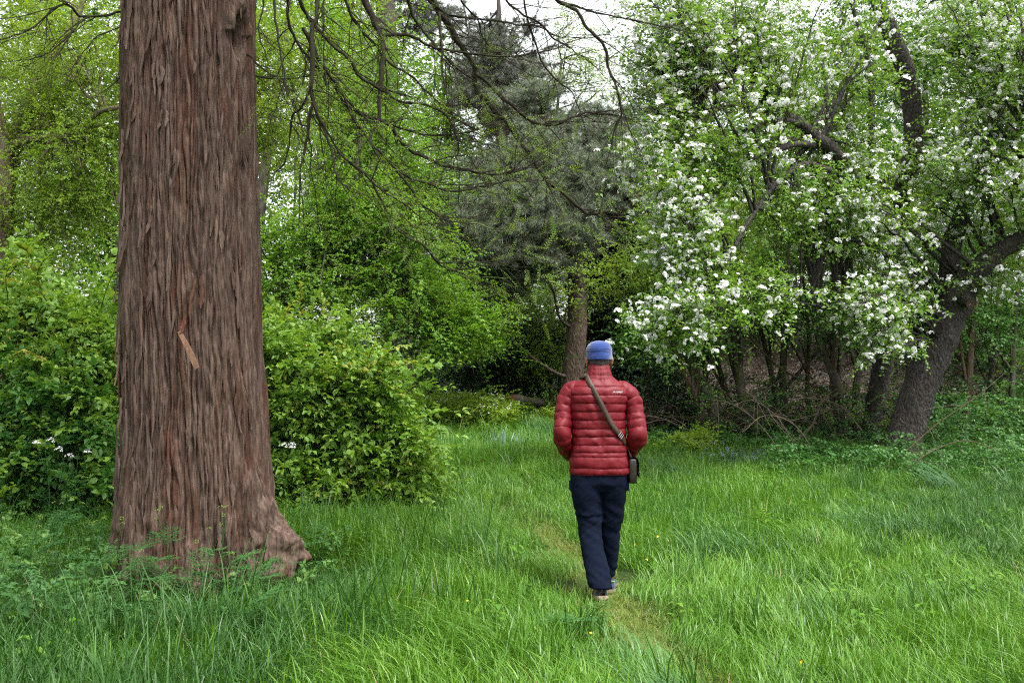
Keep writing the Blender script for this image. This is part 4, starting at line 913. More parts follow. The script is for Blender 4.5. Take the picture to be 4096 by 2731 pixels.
plant('flowering_shrub', 'tall dense green shrub with heart shaped leaves filling the space left of the big trunk', 'shrub', b,
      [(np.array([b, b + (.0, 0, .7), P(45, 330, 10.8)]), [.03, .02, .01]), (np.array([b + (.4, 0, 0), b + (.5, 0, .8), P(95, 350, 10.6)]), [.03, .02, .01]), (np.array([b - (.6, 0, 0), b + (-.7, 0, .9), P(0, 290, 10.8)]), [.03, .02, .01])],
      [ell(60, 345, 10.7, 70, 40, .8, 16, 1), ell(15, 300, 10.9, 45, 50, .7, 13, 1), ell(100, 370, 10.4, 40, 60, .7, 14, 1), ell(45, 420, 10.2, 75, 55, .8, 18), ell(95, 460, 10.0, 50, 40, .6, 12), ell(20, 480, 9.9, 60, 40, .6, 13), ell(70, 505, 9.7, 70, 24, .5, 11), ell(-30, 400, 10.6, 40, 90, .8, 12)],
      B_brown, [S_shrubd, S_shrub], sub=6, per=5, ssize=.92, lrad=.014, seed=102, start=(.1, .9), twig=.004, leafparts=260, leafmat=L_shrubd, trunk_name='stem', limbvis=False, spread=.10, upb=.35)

r9 = np.random.default_rng(909)
for i in range(14):
    px, py = r9.uniform(275, 395), r9.uniform(350, 470); ln = r9.uniform(18, 40); a = R(r9.uniform(10, 80)); shoot(sh1, [(px, py), (px + ln * .5 * math.cos(a), py - ln * .6 * math.sin(a)), (px + ln * math.cos(a), py - ln * .8 * math.sin(a))], 10.4 + .3 * r9.random(), int(r9.integers(10, 18)), [L_shrub, L_shrub, L_gold], r9.uniform(.85, 1.15))
sh2 = bpy.data.objects['flowering_shrub.001']
for pts, d, n_, mt, sz in (([(42, 320), (40, 285), (30, 255), (20, 247)], 9.8, 26, [L_shrub, L_gold], 1.1), ([(42, 300), (38, 270), (55, 250)], 9.8, 16, [L_shrub], 1.1), ([(8, 300), (6, 275), (14, 262)], 9.8, 16, [L_gold, L_shrub], 1.0), ([(100, 310), (108, 285), (118, 262)], 9.9, 16, [L_shrub], 1.0), ([(10, 360), (20, 352), (40, 358)], 9.6, 12, [L_gold], 1.0)): shoot(sh2, pts, d, n_, mt, sz)
for i in range(10):
    px, py = r9.uniform(-5, 105), r9.uniform(300, 470); ln = r9.uniform(18, 36); a = R(r9.uniform(30, 150)); shoot(sh2, [(px, py), (px + ln * .5 * math.cos(a), py - ln * .6 * math.sin(a)), (px + ln * math.cos(a), py - ln * .8 * math.sin(a))], 9.3 + .3 * r9.random(), int(r9.integers(10, 16)), [L_shrub, L_shrubd], r9.uniform(.85, 1.15))
# ------------------------------------------------------------------ trees on the left and behind
b = ground_at(-4, 14.5)
plant('lime_leaved_tree', 'loose yellow green tree with slanting pale brown trunk beyond the left shrub', 'tree', b,
      [(np.vstack([b, P(2, 300, 14.5), PL([(8, 200), (14, 140), (24, 112), (37, 77), (53, 57), (75, 20), (95, -30)], 14.5, 15)]), [.12, .11, .10, .09, .085, .08, .075, .06, .05, .03]),
       (np.vstack([P(3, 260, 14.3), PL([(6, 190), (4, 140), (-2, 110), (-12, 60), (-20, 0)], 14.2, 14)]), [.09, .08, .07, .06, .05, .04]),
       (PL([(5, 160), (13, 145), (41, 137), (69, 134), (99, 112), (121, 107), (160, 96)], 14.4, 13.6), [.06, .055, .05, .045, .04, .035, .02]),
       (PL([(4, 165), (26, 132), (56, 125), (88, 129), (121, 124), (150, 118)], 14.4, 14.4), [.05, .045, .04, .035, .03, .02]),
       (PL([(30, 112), (46, 104), (58, 92), (73, 78), (90, 50)], 14.6, 14.2), [.05, .045, .04, .035, .02])],
      [ell(20, 40, 14.5, 70, 60, 1.3, 11), ell(90, 60, 14.5, 60, 60, 1.2, 11), ell(40, 130, 14.4, 60, 40, 1.1, 10), ell(100, 170, 14.3, 50, 50, 1.1, 11), ell(30, 215, 14.2, 60, 40, 1.0, 10), ell(95, 240, 14.0, 50, 35, .9, 9), ell(170, 60, 15, 60, 90, 1.2, 8), ell(285, 50, 15.5, 40, 60, 1.0, 9), ell(280, 130, 15.5, 45, 50, 1.0, 10), ell(330, 70, 16, 40, 60, 1.0, 8), ell(-40, 120, 14.5, 60, 140, 1.3, 9)],
      B_pale, S_lime, sub=8, per=6, ssize=.8, lrad=.025, seed=103, twig=.006, spread=.2, flatten=.5, upb=.15, start=(.2, 1))
b = ground_at(252, 20)
plant('hornbeam_tree', 'bright green tree with layered leafy boughs right behind the big trunk', 'tree', b,
      [(np.vstack([b, P(252, 330, 20), P(258, 230, 20), P(272, 120, 20), P(290, 0, 20)]), [.17, .15, .12, .09, .04]),
       (PL([(252, 310), (272, 322), (290, 300)], 20, 19), [.07, .05, .03]), (PL([(258, 240), (320, 215), (378, 190), (420, 200)], 20, 19), [.07, .05, .04, .02]),
       (PL([(253, 300), (320, 290), (400, 300), (440, 320)], 20, 19.5), [.06, .05, .04, .02])],
      [ell(290, 215, 19.5, 50, 40, 1.5, 10), ell(350, 230, 19.2, 55, 35, 1.4, 11), ell(280, 290, 19, 45, 40, 1.2, 10), ell(345, 300, 18.8, 60, 34, 1.3, 12), ell(412, 290, 19.2, 40, 36, 1.1, 8), ell(430, 350, 19.6, 40, 28, 1.0, 9), ell(455, 315, 20.5, 36, 24, 1.0, 9), ell(480, 345, 21.5, 22, 20, .8, 5), ell(350, 170, 20, 60, 40, 1.5, 9), ell(385, 120, 21, 60, 50, 1.6, 15), ell(330, 40, 21, 60, 50, 1.6, 12), ell(390, 40, 22, 45, 60, 1.2, 14), ell(430, 160, 21, 40, 50, 1.3, 8), ell(400, 250, 20, 45, 40, 1.2, 8)],
      B_grey, S_horn, sub=8, per=6, ssize=.95, lrad=.03, seed=104, twig=.006, spread=.24, flatten=.28, tiltup=.1, upb=.1, start=(.15, 1))
b = ground_at(402, 27)
far = plant('black_pine', 'tall pale grey furrowed trunk flaring into the grass beyond the right hand shrub', 'tree', b,
      [(np.vstack([b - (0, 0, .2), b + (-.05, 0, .5), P(398, 340, 27), P(393, 260, 27), P(390, 160, 27), P(386, 40, 27), P(384, -80, 27)]), [.62, .44, .36, .33, .30, .27, .2])],
      [ell(400, -60, 28, 90, 40, 1.8, 8), ell(455, 10, 29, 30, 30, 1.2, 4)], B_grey, S_conif, sub=7, per=9, ssize=1.3, lrad=.04, seed=105, sides=18, rough=.25, spread=.3, start=(.6, 1))
b = ground_at(580, 23)
plant('pine_tree', 'grey green pine with long needle tufts and a straight brown trunk behind the man', 'tree', b,
      [(np.vstack([b, P(573, 390, 23), P(577, 330, 23), P(577, 290, 23), P(574, 250, 23), P(566, 210, 23.2), P(552, 160, 23.4), P(540, 115, 23.4)]), [.27, .255, .23, .21, .19, .14, .10, .05]),
       (PL([(575, 255), (540, 262), (520, 250), (480, 262)], 23, 21.5), [.06, .05, .04, .02]), (PL([(577, 262), (610, 225), (640, 200)], 23, 22.5), [.06, .04, .02]),
       (PL([(572, 378), (555, 372), (530, 355), (505, 330)], 23, 22), [.05, .04, .03, .015]), (PL([(576, 330), (560, 318), (553, 290), (540, 270)], 23, 22), [.04, .03, .03, .015])],
      [ell(470, 235, 22, 48, 36, 1.4, 12), ell(530, 215, 21.8, 55, 50, 1.5, 15), ell(585, 200, 22.5, 50, 55, 1.5, 14), ell(550, 150, 23, 60, 45, 1.6, 13), ell(615, 165, 23.5, 30, 45, 1.2, 7), ell(500, 175, 23, 40, 40, 1.3, 9), ell(545, 105, 24, 40, 22, 1.2, 7), ell(600, 125, 24, 40, 25, 1.2, 6), ell(455, 195, 23, 28, 30, 1.0, 5), ell(510, 262, 22, 60, 16, 1.0, 7)],
      B_pine, S_pine, sub=8, per=12, ssize=1.55, lrad=.03, seed=106, twig=.010, spread=.17, start=(.45, 1), sides=14)
b = ground_at(505, 34)
plant('grey_conifer', 'distant grey conical conifer whose thin top stands against the white sky', 'tree', b,
      [(np.vstack([b, P(503, 200, 34), P(500, 60, 34), P(498, -20, 34)]), [.3, .25, .14, .04])],
      [ell(500, 55, 34, 24, 34, .9, 8), ell(525, 85, 35, 34, 28, 1.3, 8), ell(480, 95, 34, 34, 28, 1.3, 9), ell(503, 130, 34, 42, 30, 1.7, 11), ell(505, 180, 34, 50, 34, 2, 12), ell(462, 45, 36, 36, 50, 1.3, 9), ell(535, 50, 36, 16, 36, 1, 3)], B_grey, S_conif, sub=6, per=6, ssize=1.35, lrad=.03, seed=107, spread=.22, start=(.3, 1), upb=-.1)
b = ground_at(628, 25)
plant('ivy_covered_trunk', 'dark tree trunk wrapped in near black ivy behind the pine trunk', 'tree', b,
      [(np.vstack([b, P(622, 320, 25), P(618, 260, 25), P(626, 215, 25)]), [.3, .26, .22, .1])],
      [ell(625, 235, 24.8, 28, 26, .8, 10), ell(618, 280, 24.8, 28, 34, .8, 12), ell(630, 330, 24.8, 30, 36, .8, 12), ell(640, 380, 24.6, 34, 26, .8, 10), ell(650, 290, 25, 20, 50, .8, 8)], B_grey, S_ivy, sub=7, per=9, ssize=1.1, lrad=.03, seed=108, spread=.2, start=(.1, 1))
b = ground_at(470, 27)
plant('hawthorn_bush', 'hawthorn with small white flower sprays beside the dark laurel', 'tree', b,
      [(np.vstack([b, P(468, 340, 27), P(470, 290, 27)]), [.1, .08, .04]), (np.array([b + (.3, 0, 0), P(490, 340, 27), P(500, 295, 27)]), [.08, .06, .03])],
      [ell(465, 300, 26.6, 34, 26, .9, 9), ell(490, 280, 26.8, 34, 24, .9, 8), ell(515, 300, 27, 36, 30, .9, 9), ell(460, 335, 26.4, 30, 20, .8, 7), ell(545, 290, 26.5, 30, 26, .9, 7)], B_grey, S_haw, sub=7, per=7, ssize=1.15, lrad=.02, seed=109, blossom=S_hawfl, nblossom=420, spread=.2)
b = ground_at(512, 25.5)
plant('laurel_bush', 'dark green rounded laurel bush at the far edge of the grass', 'shrub', b,
      [(np.array([b, P(508, 370, 25.5), P(505, 335, 25.5)]), [.08, .06, .03]), (np.array([b + (.4, 0, 0), P(535, 370, 25.5), P(545, 335, 25.5)]), [.08, .06, .03])],
      [ell(490, 350, 25.2, 34, 26, .9, 9), ell(525, 345, 25, 36, 28, .9, 10), ell(505, 375, 24.8, 46, 15, .8, 9), ell(470, 372, 25.2, 30, 14, .7, 6)], B_grey, S_dark, sub=7, per=7, ssize=1.1, lrad=.02, seed=110, trunk_name='stem', limbvis=False)
b = ground_at(552, 25)
plant('hazel_bush', 'light yellow green hazel bush between laurel and pine trunk', 'shrub', b,
      [(np.array([b, P(548, 370, 25), P(540, 330, 25)]), [.04, .03, .015]), (np.array([b + (.2, 0, 0), P(560, 360, 25), P(566, 310, 25)]), [.04, .03, .015])],
      [ell(545, 345, 24.2, 30, 24, .7, 10), ell(560, 320, 24.8, 18, 26, .7, 7), ell(535, 368, 23.9, 30, 12, .5, 6), ell(525, 318, 24.4, 34, 18, .7, 7), ell(612, 345, 25.6, 22, 30, .7, 5)], B_brown, S_lime, sub=6, per=5, ssize=.9, lrad=.014, seed=111, trunk_name='stem', limbvis=False)

# ------------------------------------------------------------------ the two blossoming apple trees
b = ground_at(906, 15.5) - (0, 0, .1)
ap = plant('apple_tree', 'leaning grey apple tree with dark knot hole and sawn stub, white blossom overhead', 'tree', b,
      [(np.vstack([b, P(903, 452, 15.5), P(911, 415, 15.5), P(926, 372, 15.5), P(939, 335, 15.5), P(955, 303, 15.4), P(967, 283, 15.3), P(985, 263, 15.1), P(1003, 248, 15), P(1030, 234, 14.9), P(1060, 205, 14.8)]), [.34, .30, .255, .26, .29, .25, .22, .165, .14, .12, .08]),
       (PL([(934, 345), (925, 315), (914, 290), (893, 266), (886, 225), (884, 180)], 15.5, 16), [.22, .20, .17, .14, .12, .08]),
       (PL([(958, 300), (950, 275), (953, 240), (964, 210), (984, 165), (998, 115), (1004, 60), (1010, 0)], 15.4, 15.8), [.18, .155, .14, .125, .11, .09, .075, .05]),
       (PL([(958, 225), (985, 175), (1010, 140), (1040, 110)], 15.6, 15.2), [.08, .07, .06, .04])],
      [ell(915, 190, 16.4, 46, 34, .9, 7), ell(850, 225, 14.6, 40, 36, 1.0, 8), ell(960, 150, 15, 60, 50, 1.4, 11), ell(1000, 60, 15, 60, 60, 1.4, 11), ell(955, 90, 16.2, 46, 50, 1.2, 10), ell(1020, 190, 14.6, 40, 50, 1.2, 8), ell(876, 282, 14.4, 32, 10, .5, 4), ell(838, 308, 14.2, 30, 22, .6, 6), ell(858, 362, 14.0, 24, 12, .4, 3), ell(1010, 300, 15, 30, 26, .8, 4), ell(970, 10, 15.6, 46, 40, 1.2, 7), ell(940, 25, 16.8, 46, 50, 1.0, 9), ell(1010, -10, 15.4, 60, 50, 1.2, 8)],
      B_apple, S_apple, sub=8, per=5, ssize=1.0, lrad=.035, seed=121, blossom=S_blossom, nblossom=2700, nparts=220, spread=.16, sides=20, rough=.16, start=(.35, 1), twig=.006, flatten=.8)
# knot hole, hollow stub
M_hole = cloth_mat('dark_hollow', (.008, .006, .005), (.015, .012, .010), 30, .95)  # near-black disc colour stands for the shade inside the knot hole
mb = MB(); c = P(932, 329, 15.5) - b; cc = np.array((c[0] - .02, c[1] - .285, c[2]))
ang = np.linspace(0, 2 * math.pi, 20, endpoint=False)
for k_, (ra, dy) in enumerate(((1.5, .05), (1.25, -.015), (1.0, -.02), (.85, .03), (.7, .10))): mb.v.append(np.stack([cc[0] + .058 * ra * np.cos(ang), cc[1] + dy + 0 * ang, cc[2] + .105 * ra * np.sin(ang)], -1)); mb.a.append(np.full(20, .5)); mb.n += 20
mb.f[4].append(grid_faces(5, 20)); mb.build('knot_rim', B_apple, ap)
mb = MB(); V = np.stack([cc[0] + .05 * np.cos(ang), cc[1] - .012 + .0 * ang, cc[2] + .09 * np.sin(ang)], -1); mb.add(np.vstack([V, V.mean(0)]), np.stack([np.arange(20), (np.arange(20) + 1) % 20, np.full(20, 20)], -1)); mb.build('knot_hole', M_hole, ap)
mb = MB(); q = np.array([P(958, 297, 15.35), P(966, 300, 15.1), P(971, 303, 14.98)]) - b; tube(mb, q, np.array([.15, .10, .085]), 14, rough=.15); mb.build('sawn_stub', B_apple, ap)
mb = MB(); T_, N_, B_ = frames(q); V = q[-1] + N_[-1] * .08 * np.cos(ang)[:, None] + B_[-1] * .08 * np.sin(ang)[:, None]; mb.add(np.vstack([V, q[-1] - T_[-1] * .005]), np.stack([np.arange(20), (np.arange(20) + 1) % 20, np.full(20, 20)], -1)); mb.build('cut_face', bark_mat('weathered_wood', [(.03, .02, .015), (.075, .05, .035), (.13, .09, .065)], sc=(30, 30, 30), bump=.6), ap)
b = ground_at(868, 18.2)
plant('apple_tree', 'spreading apple tree thick with white blossom, boughs drooping right of the man', 'tree', b,
      [(np.vstack([b, P(878, 390, 18), P(890, 320, 17.4), P(893, 262, 16.8), P(903, 190, 16.4), P(913, 150, 16.2), P(910, 88, 16), P(897, 48, 15.8), P(878, 2, 15.6), P(868, -40, 15.5)]), [.17, .17, .17, .18, .16, .16, .15, .14, .12, .08]),
       (np.vstack([P(892, 275, 16.6), P(862, 200, 15), PL([(836, 153), (816, 137), (804, 126), (787, 115), (772, 102), (758, 80), (745, 55), (722, 30)], 14.2, 13.6)]), [.11, .095, .085, .08, .075, .065, .055, .045, .035, .02]),
       (PL([(806, 128), (790, 121), (768, 122), (748, 132), (728, 140)], 14.1, 13.2), [.055, .045, .035, .025, .012]),
       (PL([(770, 101), (752, 99), (737, 103), (720, 108), (700, 125), (685, 150)], 13.8, 12.8), [.05, .045, .04, .03, .02, .01]),
       (PL([(818, 145), (796, 144), (770, 152), (740, 165), (716, 195), (690, 215)], 14.2, 12.6), [.05, .045, .04, .03, .022, .012]),
       (PL([(830, 170), (804, 164), (780, 180), (766, 195), (753, 215), (741, 234), (727, 265), (716, 300), (700, 330), (672, 345)], 14, 12.2), [.045, .042, .04, .036, .032, .028, .024, .02, .014, .007]),
       (PL([(868, 210), (872, 110), (866, 50), (850, 0)], 15.5, 15), [.06, .05, .04, .03]),
       (PL([(890, 290), (855, 310), (815, 305), (780, 300), (745, 290)], 16.4, 13.0), [.05, .04, .03, .02, .01])],
      [ell(700, 40, 13.3, 60, 50, 1.0, 11), ell(760, 50, 14.2, 60, 50, 1.1, 12), ell(830, 60, 15.0, 60, 60, 1.2, 12), ell(680, 110, 13.0, 45, 45, .9, 11), ell(655, 165, 12.8, 30, 40, .7, 7), ell(715, 175, 13.6, 45, 36, .8, 8, 1), ell(790, 175, 14.8, 50, 40, .8, 8, 1), ell(850, 150, 15.2, 50, 50, 1.1, 9), ell(690, 220, 12.6, 40, 36, .7, 8), ell(690, 285, 12.3, 34, 34, .6, 8), ell(672, 325, 12.1, 26, 22, .45, 6), ell(725, 300, 12.9, 26, 28, .5, 4, 1), ell(770, 305, 13.2, 36, 14, .5, 4, 1), ell(660, 30, 13.2, 40, 40, .9, 7), ell(850, 15, 15.4, 40, 50, 1.2, 8), ell(770, 5, 13.6, 90, 30, 1.2, 9), ell(830, 205, 14.4, 45, 26, .8, 5), ell(760, 235, 14.0, 40, 34, .6, 5, 1), ell(640, 90, 13.4, 30, 50, .7, 6), ell(650, 10, 13.6, 40, 30, .8, 6), ell(870, 60, 17.4, 50, 60, .8, 8)],
      B_apple, S_apple, sub=8, per=5, ssize=.98, lrad=.03, seed=122, blossom=S_blossom, nblossom=4100, nparts=290, spread=.16, sides=16, rough=.14, start=(.3, 1), twig=.006, flatten=.8)
# ------------------------------------------------------------------ hanging branches of the redwood
def C5(pts): return [(250 + a * .1807, b_ * .1807) for a, b_ in pts]
HANG = [  # crop polylines, radii start/end (pixels of 1024), depth start/end
 ([(370, -60), (370, 0), (362, 90), (345, 180), (348, 420), (345, 560), (325, 640), (320, 740), (290, 860), (270, 950), (268, 1250)], 3.6, .5, 7.0, 6.9),
 ([(345, 560), (380, 640), (420, 750), (450, 870), (490, 980), (550, 1050)], 1.7, .5, 6.9, 6.7),
 ([(346, 480), (290, 580), (235, 640), (210, 800), (180, 910), (120, 970)], 1.5, .4, 6.9, 7.1),
 ([(630, -60), (640, 0), (680, 100), (722, 200), (735, 290), (728, 380), (722, 560), (712, 650), (685, 710), (675, 780), (715, 880), (695, 970)], 4.0, .7, 7.6, 7.4),
 ([(712, 650), (780, 710), (850, 800), (950, 860), (1060, 910), (1180, 935), (1340, 965), (1440, 945), (1530, 935), (1600, 870), (1700, 780)], 2.3, .6, 7.5, 8.2),
 ([(722, 200), (820, 195), (920, 220), (1020, 260), (1140, 280), (1300, 305), (1480, 310), (1620, 285), (1700, 260), (1860, 200)], 1.8, .5, 7.6, 8.4),
 ([(1000, -60), (1020, 0), (1060, 90), (1110, 150), (1150, 220), (1200, 290), (1240, 380), (1245, 480), (1310, 560), (1400, 650), (1480, 760), (1560, 880), (1650, 1000), (1760, 1090), (1830, 1150), (1880, 1180), (1950, 1170), (2040, 1140)], 4.0, .8, 8.2, 8.8),
 ([(1243, 410), (1310, 460), (1400, 540), (1520, 640), (1600, 680), (1700, 685), (1800, 640), (1860, 625), (1960, 630), (2060, 640), (2200, 700)], 2.2, .5, 8.3, 9.0),
 ([(250, -60), (270, 0), (310, 80), (380, 170), (470, 250), (560, 340), (600, 410), (680, 470), (770, 530), (850, 565), (960, 575), (1050, 610), (1090, 650), (1140, 760), (1155, 830), (1130, 880), (1125, 930)], 2.1, .5, 7.2, 7.8),
 ([(510, -60), (530, 0), (560, 90), (600, 150), (690, 250), (780, 350), (900, 430), (980, 500), (1080, 600), (1150, 660), (1250, 710), (1400, 745)], 1.7, .4, 7.4, 8.0),
 ([(180, -60), (200, 0), (215, 110), (250, 210), (330, 330), (400, 400), (470, 480), (540, 590), (640, 640), (750, 670), (850, 710), (980, 740), (1120, 738), (1280, 700), (1400, 670), (1500, 610), (1640, 560), (1740, 510), (1960, 480)], 2.0, .4, 7.0, 8.4),
 ([(300, 150), (360, 290), (420, 390), (500, 510), (560, 640), (640, 750), (720, 840), (790, 910), (880, 980), (1000, 1020), (1130, 1055), (1250, 1040), (1380, 1010), (1460, 970)], 2.0, .5, 7.0, 7.6),
 ([(810, 935), (880, 1030), (960, 1140), (1030, 1190), (1110, 1225), (1220, 1210), (1320, 1175), (1360, 1150)], 1.4, .4, 7.3, 7.5),
 ([(345, 560), (420, 710), (500, 850), (600, 930), (690, 1020), (760, 1070), (850, 1120), (930, 1190), (1000, 1240), (1160, 1300), (1260, 1370), (1400, 1460), (1520, 1510)], 1.5, .3, 6.8, 7.2),
 ([(690, 1020), (750, 1180), (800, 1250), (880, 1310), (960, 1360), (1080, 1480), (1230, 1480), (1420, 1460)], 1.5, .4, 7.0, 7.1),
 ([(1000, 1400), (1060, 1450), (1150, 1445), (1250, 1455), (1420, 1462)], .9, .4, 7.05, 7.1),
 ([(860, -60), (870, 0), (900, 90), (960, 160), (1040, 270), (1120, 350), (1240, 450)], 1.8, .8, 7.9, 8.25),
 ([(1670, -60), (1690, 0), (1800, 60), (1860, 150), (1950, 240), (1990, 380), (2030, 490), (2060, 590), (2060, 650), (2010, 740), (1990, 850)], 2.1, .5, 8.6, 8.8),
 ([(1700, 5), (1880, 60), (2100, 110), (2352, 150), (2500, 210)], 1.3, .4, 8.6, 9.4),
 ([(1400, -50), (1420, 0), (1500, 80), (1590, 130), (1700, 220), (1800, 280), (1900, 350), (1960, 420)], 1.4, .4, 8.2, 8.8),
 ([(980, -40), (1000, 0), (1100, 70), (1250, 100), (1420, 130), (1600, 160), (1700, 200), (1860, 205), (2000, 190)], 1.6, .4, 8.0, 8.9),
 ([(1045, 60), (1060, 300), (1080, 480), (1110, 620), (1150, 760)], 1.3, .5, 7.9, 7.7),
 ([(125, -50), (130, 0), (135, 110), (160, 230), (190, 380), (205, 500), (260, 620), (300, 720)], 1.4, .4, 6.9, 6.8),
 ([(-70, 240), (0, 310), (80, 390), (180, 460), (230, 550), (290, 690)], 1.1, .4, 7.3, 7.0),
 ([(1150, -50), (1180, 10), (1260, 110), (1300, 220), (1400, 320), (1560, 420)], 1.1, .3, 8.2, 8.8),
 ([(1520, 5), (1560, 200), (1640, 380), (1780, 510), (1840, 660), (1870, 780)], 1.0, .4, 8.5, 8.8),
 ([(-60, 410), (100, 425), (260, 425), (420, 400), (560, 360)], .9, .3, 7.4, 7.6),
 ([(420, -40), (400, 60), (410, 200), (420, 400), (440, 620)], 1.0, .4, 7.1, 7.0),
 ([(60, -40), (70, 40), (50, 180), (95, 330), (100, 400)], 1.0, .4, 7.0, 6.9),
]
LEFTB = [([(122, 13), (105, 16), (80, 16), (70, 6), (55, 8), (35, 28), (10, 38), (-20, 42)], 1.7, .4, 7.3, 6.6), ([(70, 10), (72, 30), (60, 52), (52, 66)], .8, .3, 7.0, 6.7), ([(100, 16), (84, 20), (66, 36), (40, 56), (20, 62)], 1.0, .3, 7.2, 6.8), ([(123, 28), (108, 32), (92, 42), (75, 62), (62, 90)], .7, .3, 7.3, 7.0), ([(123, 72), (112, 84), (100, 92)], .8, .3, 7.2, 7.1)]
ncol = MB(); fpos, fdir = [], []; ends = []
r = np.random.default_rng(31)
def twigs_from(line, rad, dens, ln, level=0):
    L_ = np.linalg.norm(np.diff(line, axis=0), axis=1).sum(); n_ = int(dens * L_)
    T = unit(np.gradient(line, axis=0))
    for i in range(n_):
        k = int(r.uniform(.12, .98) * (len(line) - 1)); d0 = unit(T[k] + r.normal(0, .75, 3) * np.array((1, .8, .7)))
        l_ = ln * r.uniform(.4, 1.3); p0 = line[k]
        if abs(p0[0] + d0[0] * l_ - TX) < .6 and p0[1] + d0[1] * l_ < TY and p0[2] < 5.4: continue
        p1 = p0 + d0 * l_ * .5; p2 = p0 + d0 * l_ + np.array((0, 0, r.uniform(-.35, .18) * l_)) + r.normal(0, .08, 3) * l_
        m_ = 7; q = bez(p0, p1, p2, m_); q[1:] += r.normal(0, .012 * l_, (m_ - 1, 3)); r0 = min(rad[k] * .5, .0056 if level == 0 else .003)
        tube(ncol, q - np.array(redwood.location), np.linspace(r0, .0014, m_), 4)
        if level == 0: twigs_from(q, np.linspace(r0, .0011, m_), 4.2, ln * .5, 1)
        low = (3.6 - p0[2]) / 2.0
        if r.random() < .45 + .5 * low:
            for z_ in range(int(r.integers(1, 4))):
                kk = int(r.integers(2, m_)); fpos.append(q[kk]); dd = unit(q[kk] - q[kk - 1]); fdir.append(unit(dd + r.normal(0, .5, 3) + np.array((0, 0, .15))))
for grp in (HANG, LEFTB):
    for pts, w0, w1, d0, d1 in grp:
        pp = C5(pts) if grp is HANG else pts
        n_ = len(pp) * 7; q = resample(PL(pp, d0, d1), n_); t = np.linspace(0, 1, n_); q += np.stack([.016 * pn(q * 5, 61) + .008 * pn(q * 17, 65), .05 * pn(q * 1.5, 62), .016 * pn(q * 5, 63) + .008 * pn(q * 17, 67)], -1)
        rad = (w0 * (1 - t) ** .65 + w1 * 1.2) * .70 * d0 / F
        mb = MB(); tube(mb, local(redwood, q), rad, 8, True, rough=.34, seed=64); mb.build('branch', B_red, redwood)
        if pp[0][1] < 0 and grp is HANG: ends.append((q[0], rad[0]))
        twigs_from(q, rad, 9.5, .7)
# the boughs above the frame that carry them
LIMBS = []
for tipx, tipy, z0, zt in ((.6, -.2, 5.6, 5.6), (2.6, .9, 6.4, 6.1), (4.6, 1.6, 7.0, 6.6), (1.5, -2.6, 6.8, 6.4), (-2.8, -1.4, 6.0, 5.6), (-2.2, 1.8, 7.4, 6.6), (-.6, -3.6, 7.6, 7.0)):
    s0 = np.array((trunk_c(z0) + .35 * (1 if tipx > 0 else -1), TY, z0)); e = np.array((TX + tipx * 1.25, TY + tipy, zt)); q = bez(s0, (s0 + e) / 2 + np.array((0, 0, .55)), e, 26); q[1:] += np.cumsum(r.normal(0, .012, (25, 3)), 0)
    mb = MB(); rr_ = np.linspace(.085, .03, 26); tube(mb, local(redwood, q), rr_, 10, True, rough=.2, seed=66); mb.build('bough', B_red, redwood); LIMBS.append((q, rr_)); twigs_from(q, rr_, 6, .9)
for p_, r_ in ends:
    best = min(((np.linalg.norm(q - (p_ + (0, 0, .9)), axis=1).min(), i) for i, (q, _) in enumerate(LIMBS)))[1]; q = LIMBS[best][0]; k = int(np.argmin(np.linalg.norm(q - (p_ + (0, 0, .9)), axis=1)))
    c = bez(q[k], np.array((p_[0] * .8 + q[k][0] * .2, p_[1], q[k][2] * .8 + p_[2] * .2)), p_, 12); mb = MB(); tube(mb, local(redwood, c), np.linspace(r_ * 1.25, r_, 12), 8, rough=.2, seed=64); mb.build('branch', B_red, redwood); twigs_from(c, np.full(12, r_), 3, .6)
ncol.build('twigs', B_red, redwood)['kind'] = 'stuff'
fpos = np.array(fpos); fdir = np.array(fdir); k = len(fpos)
scatter('foliage', S_feather, local(redwood, fpos), eulers(fdir, unit(np.array((0, 0, 1.)) + r.normal(0, .4, (k, 3)))), r.uniform(.7, 1.3, k), None, redwood)
print('feathers', k)

# ------------------------------------------------------------------ thicket under the apple trees: thin trunks, each a thing
THK = [  # px base, py top, px top, depth, radius, label
 (655, 300, 640, 19.5, .035, 'thin dark stem just right of the walking man'),
 (700, 270, 682, 18.5, .06, 'mossy thicket stem with a paler twin beside it, under the drooping blossom'),
 (716, 262, 690, 18.6, .085, 'stout olive brown thicket trunk under the drooping blossom'),
 (740, 250, 700, 19.5, .055, 'slender leaning thicket trunk right of the stout olive one'),
 (757, 240, 716, 18.8, .10, 'thick leaning thicket trunk in front of the brushwood bank'),
 (772, 255, 742, 20.5, .06, 'thicket trunk whose top leans left before the brushwood bank'),
 (790, 230, 776, 19.2, .075, 'crooked grey thicket trunk in the middle of the brushwood bank'),
 (812, 250, 800, 20.5, .05, 'short straight thicket stem right of the crooked grey trunk'),
 (836, 220, 820, 18.4, .085, 'dark mossy trunk bending left at the curved pale branch'),
 (845, 235, 832, 18.4, .05, 'dark slanting trunk just left of the leaning apple tree'),
 (856, 240, 846, 19.6, .07, 'upright dark trunk close behind the leaning apple tree'),
 (960, 230, 985, 18.5, .07, 'dark trunk seen under the right bough of the leaning apple tree'),
 (978, 215, 1000, 19.5, .05, 'second dark stem under the right bough, curving outward'),
 (995, 240, 990, 20.5, .04, 'thin upright stem near the right border of the wood'),
 (1010, 230, 1022, 18.8, .055, 'slanting stem at the right border of the wood')]
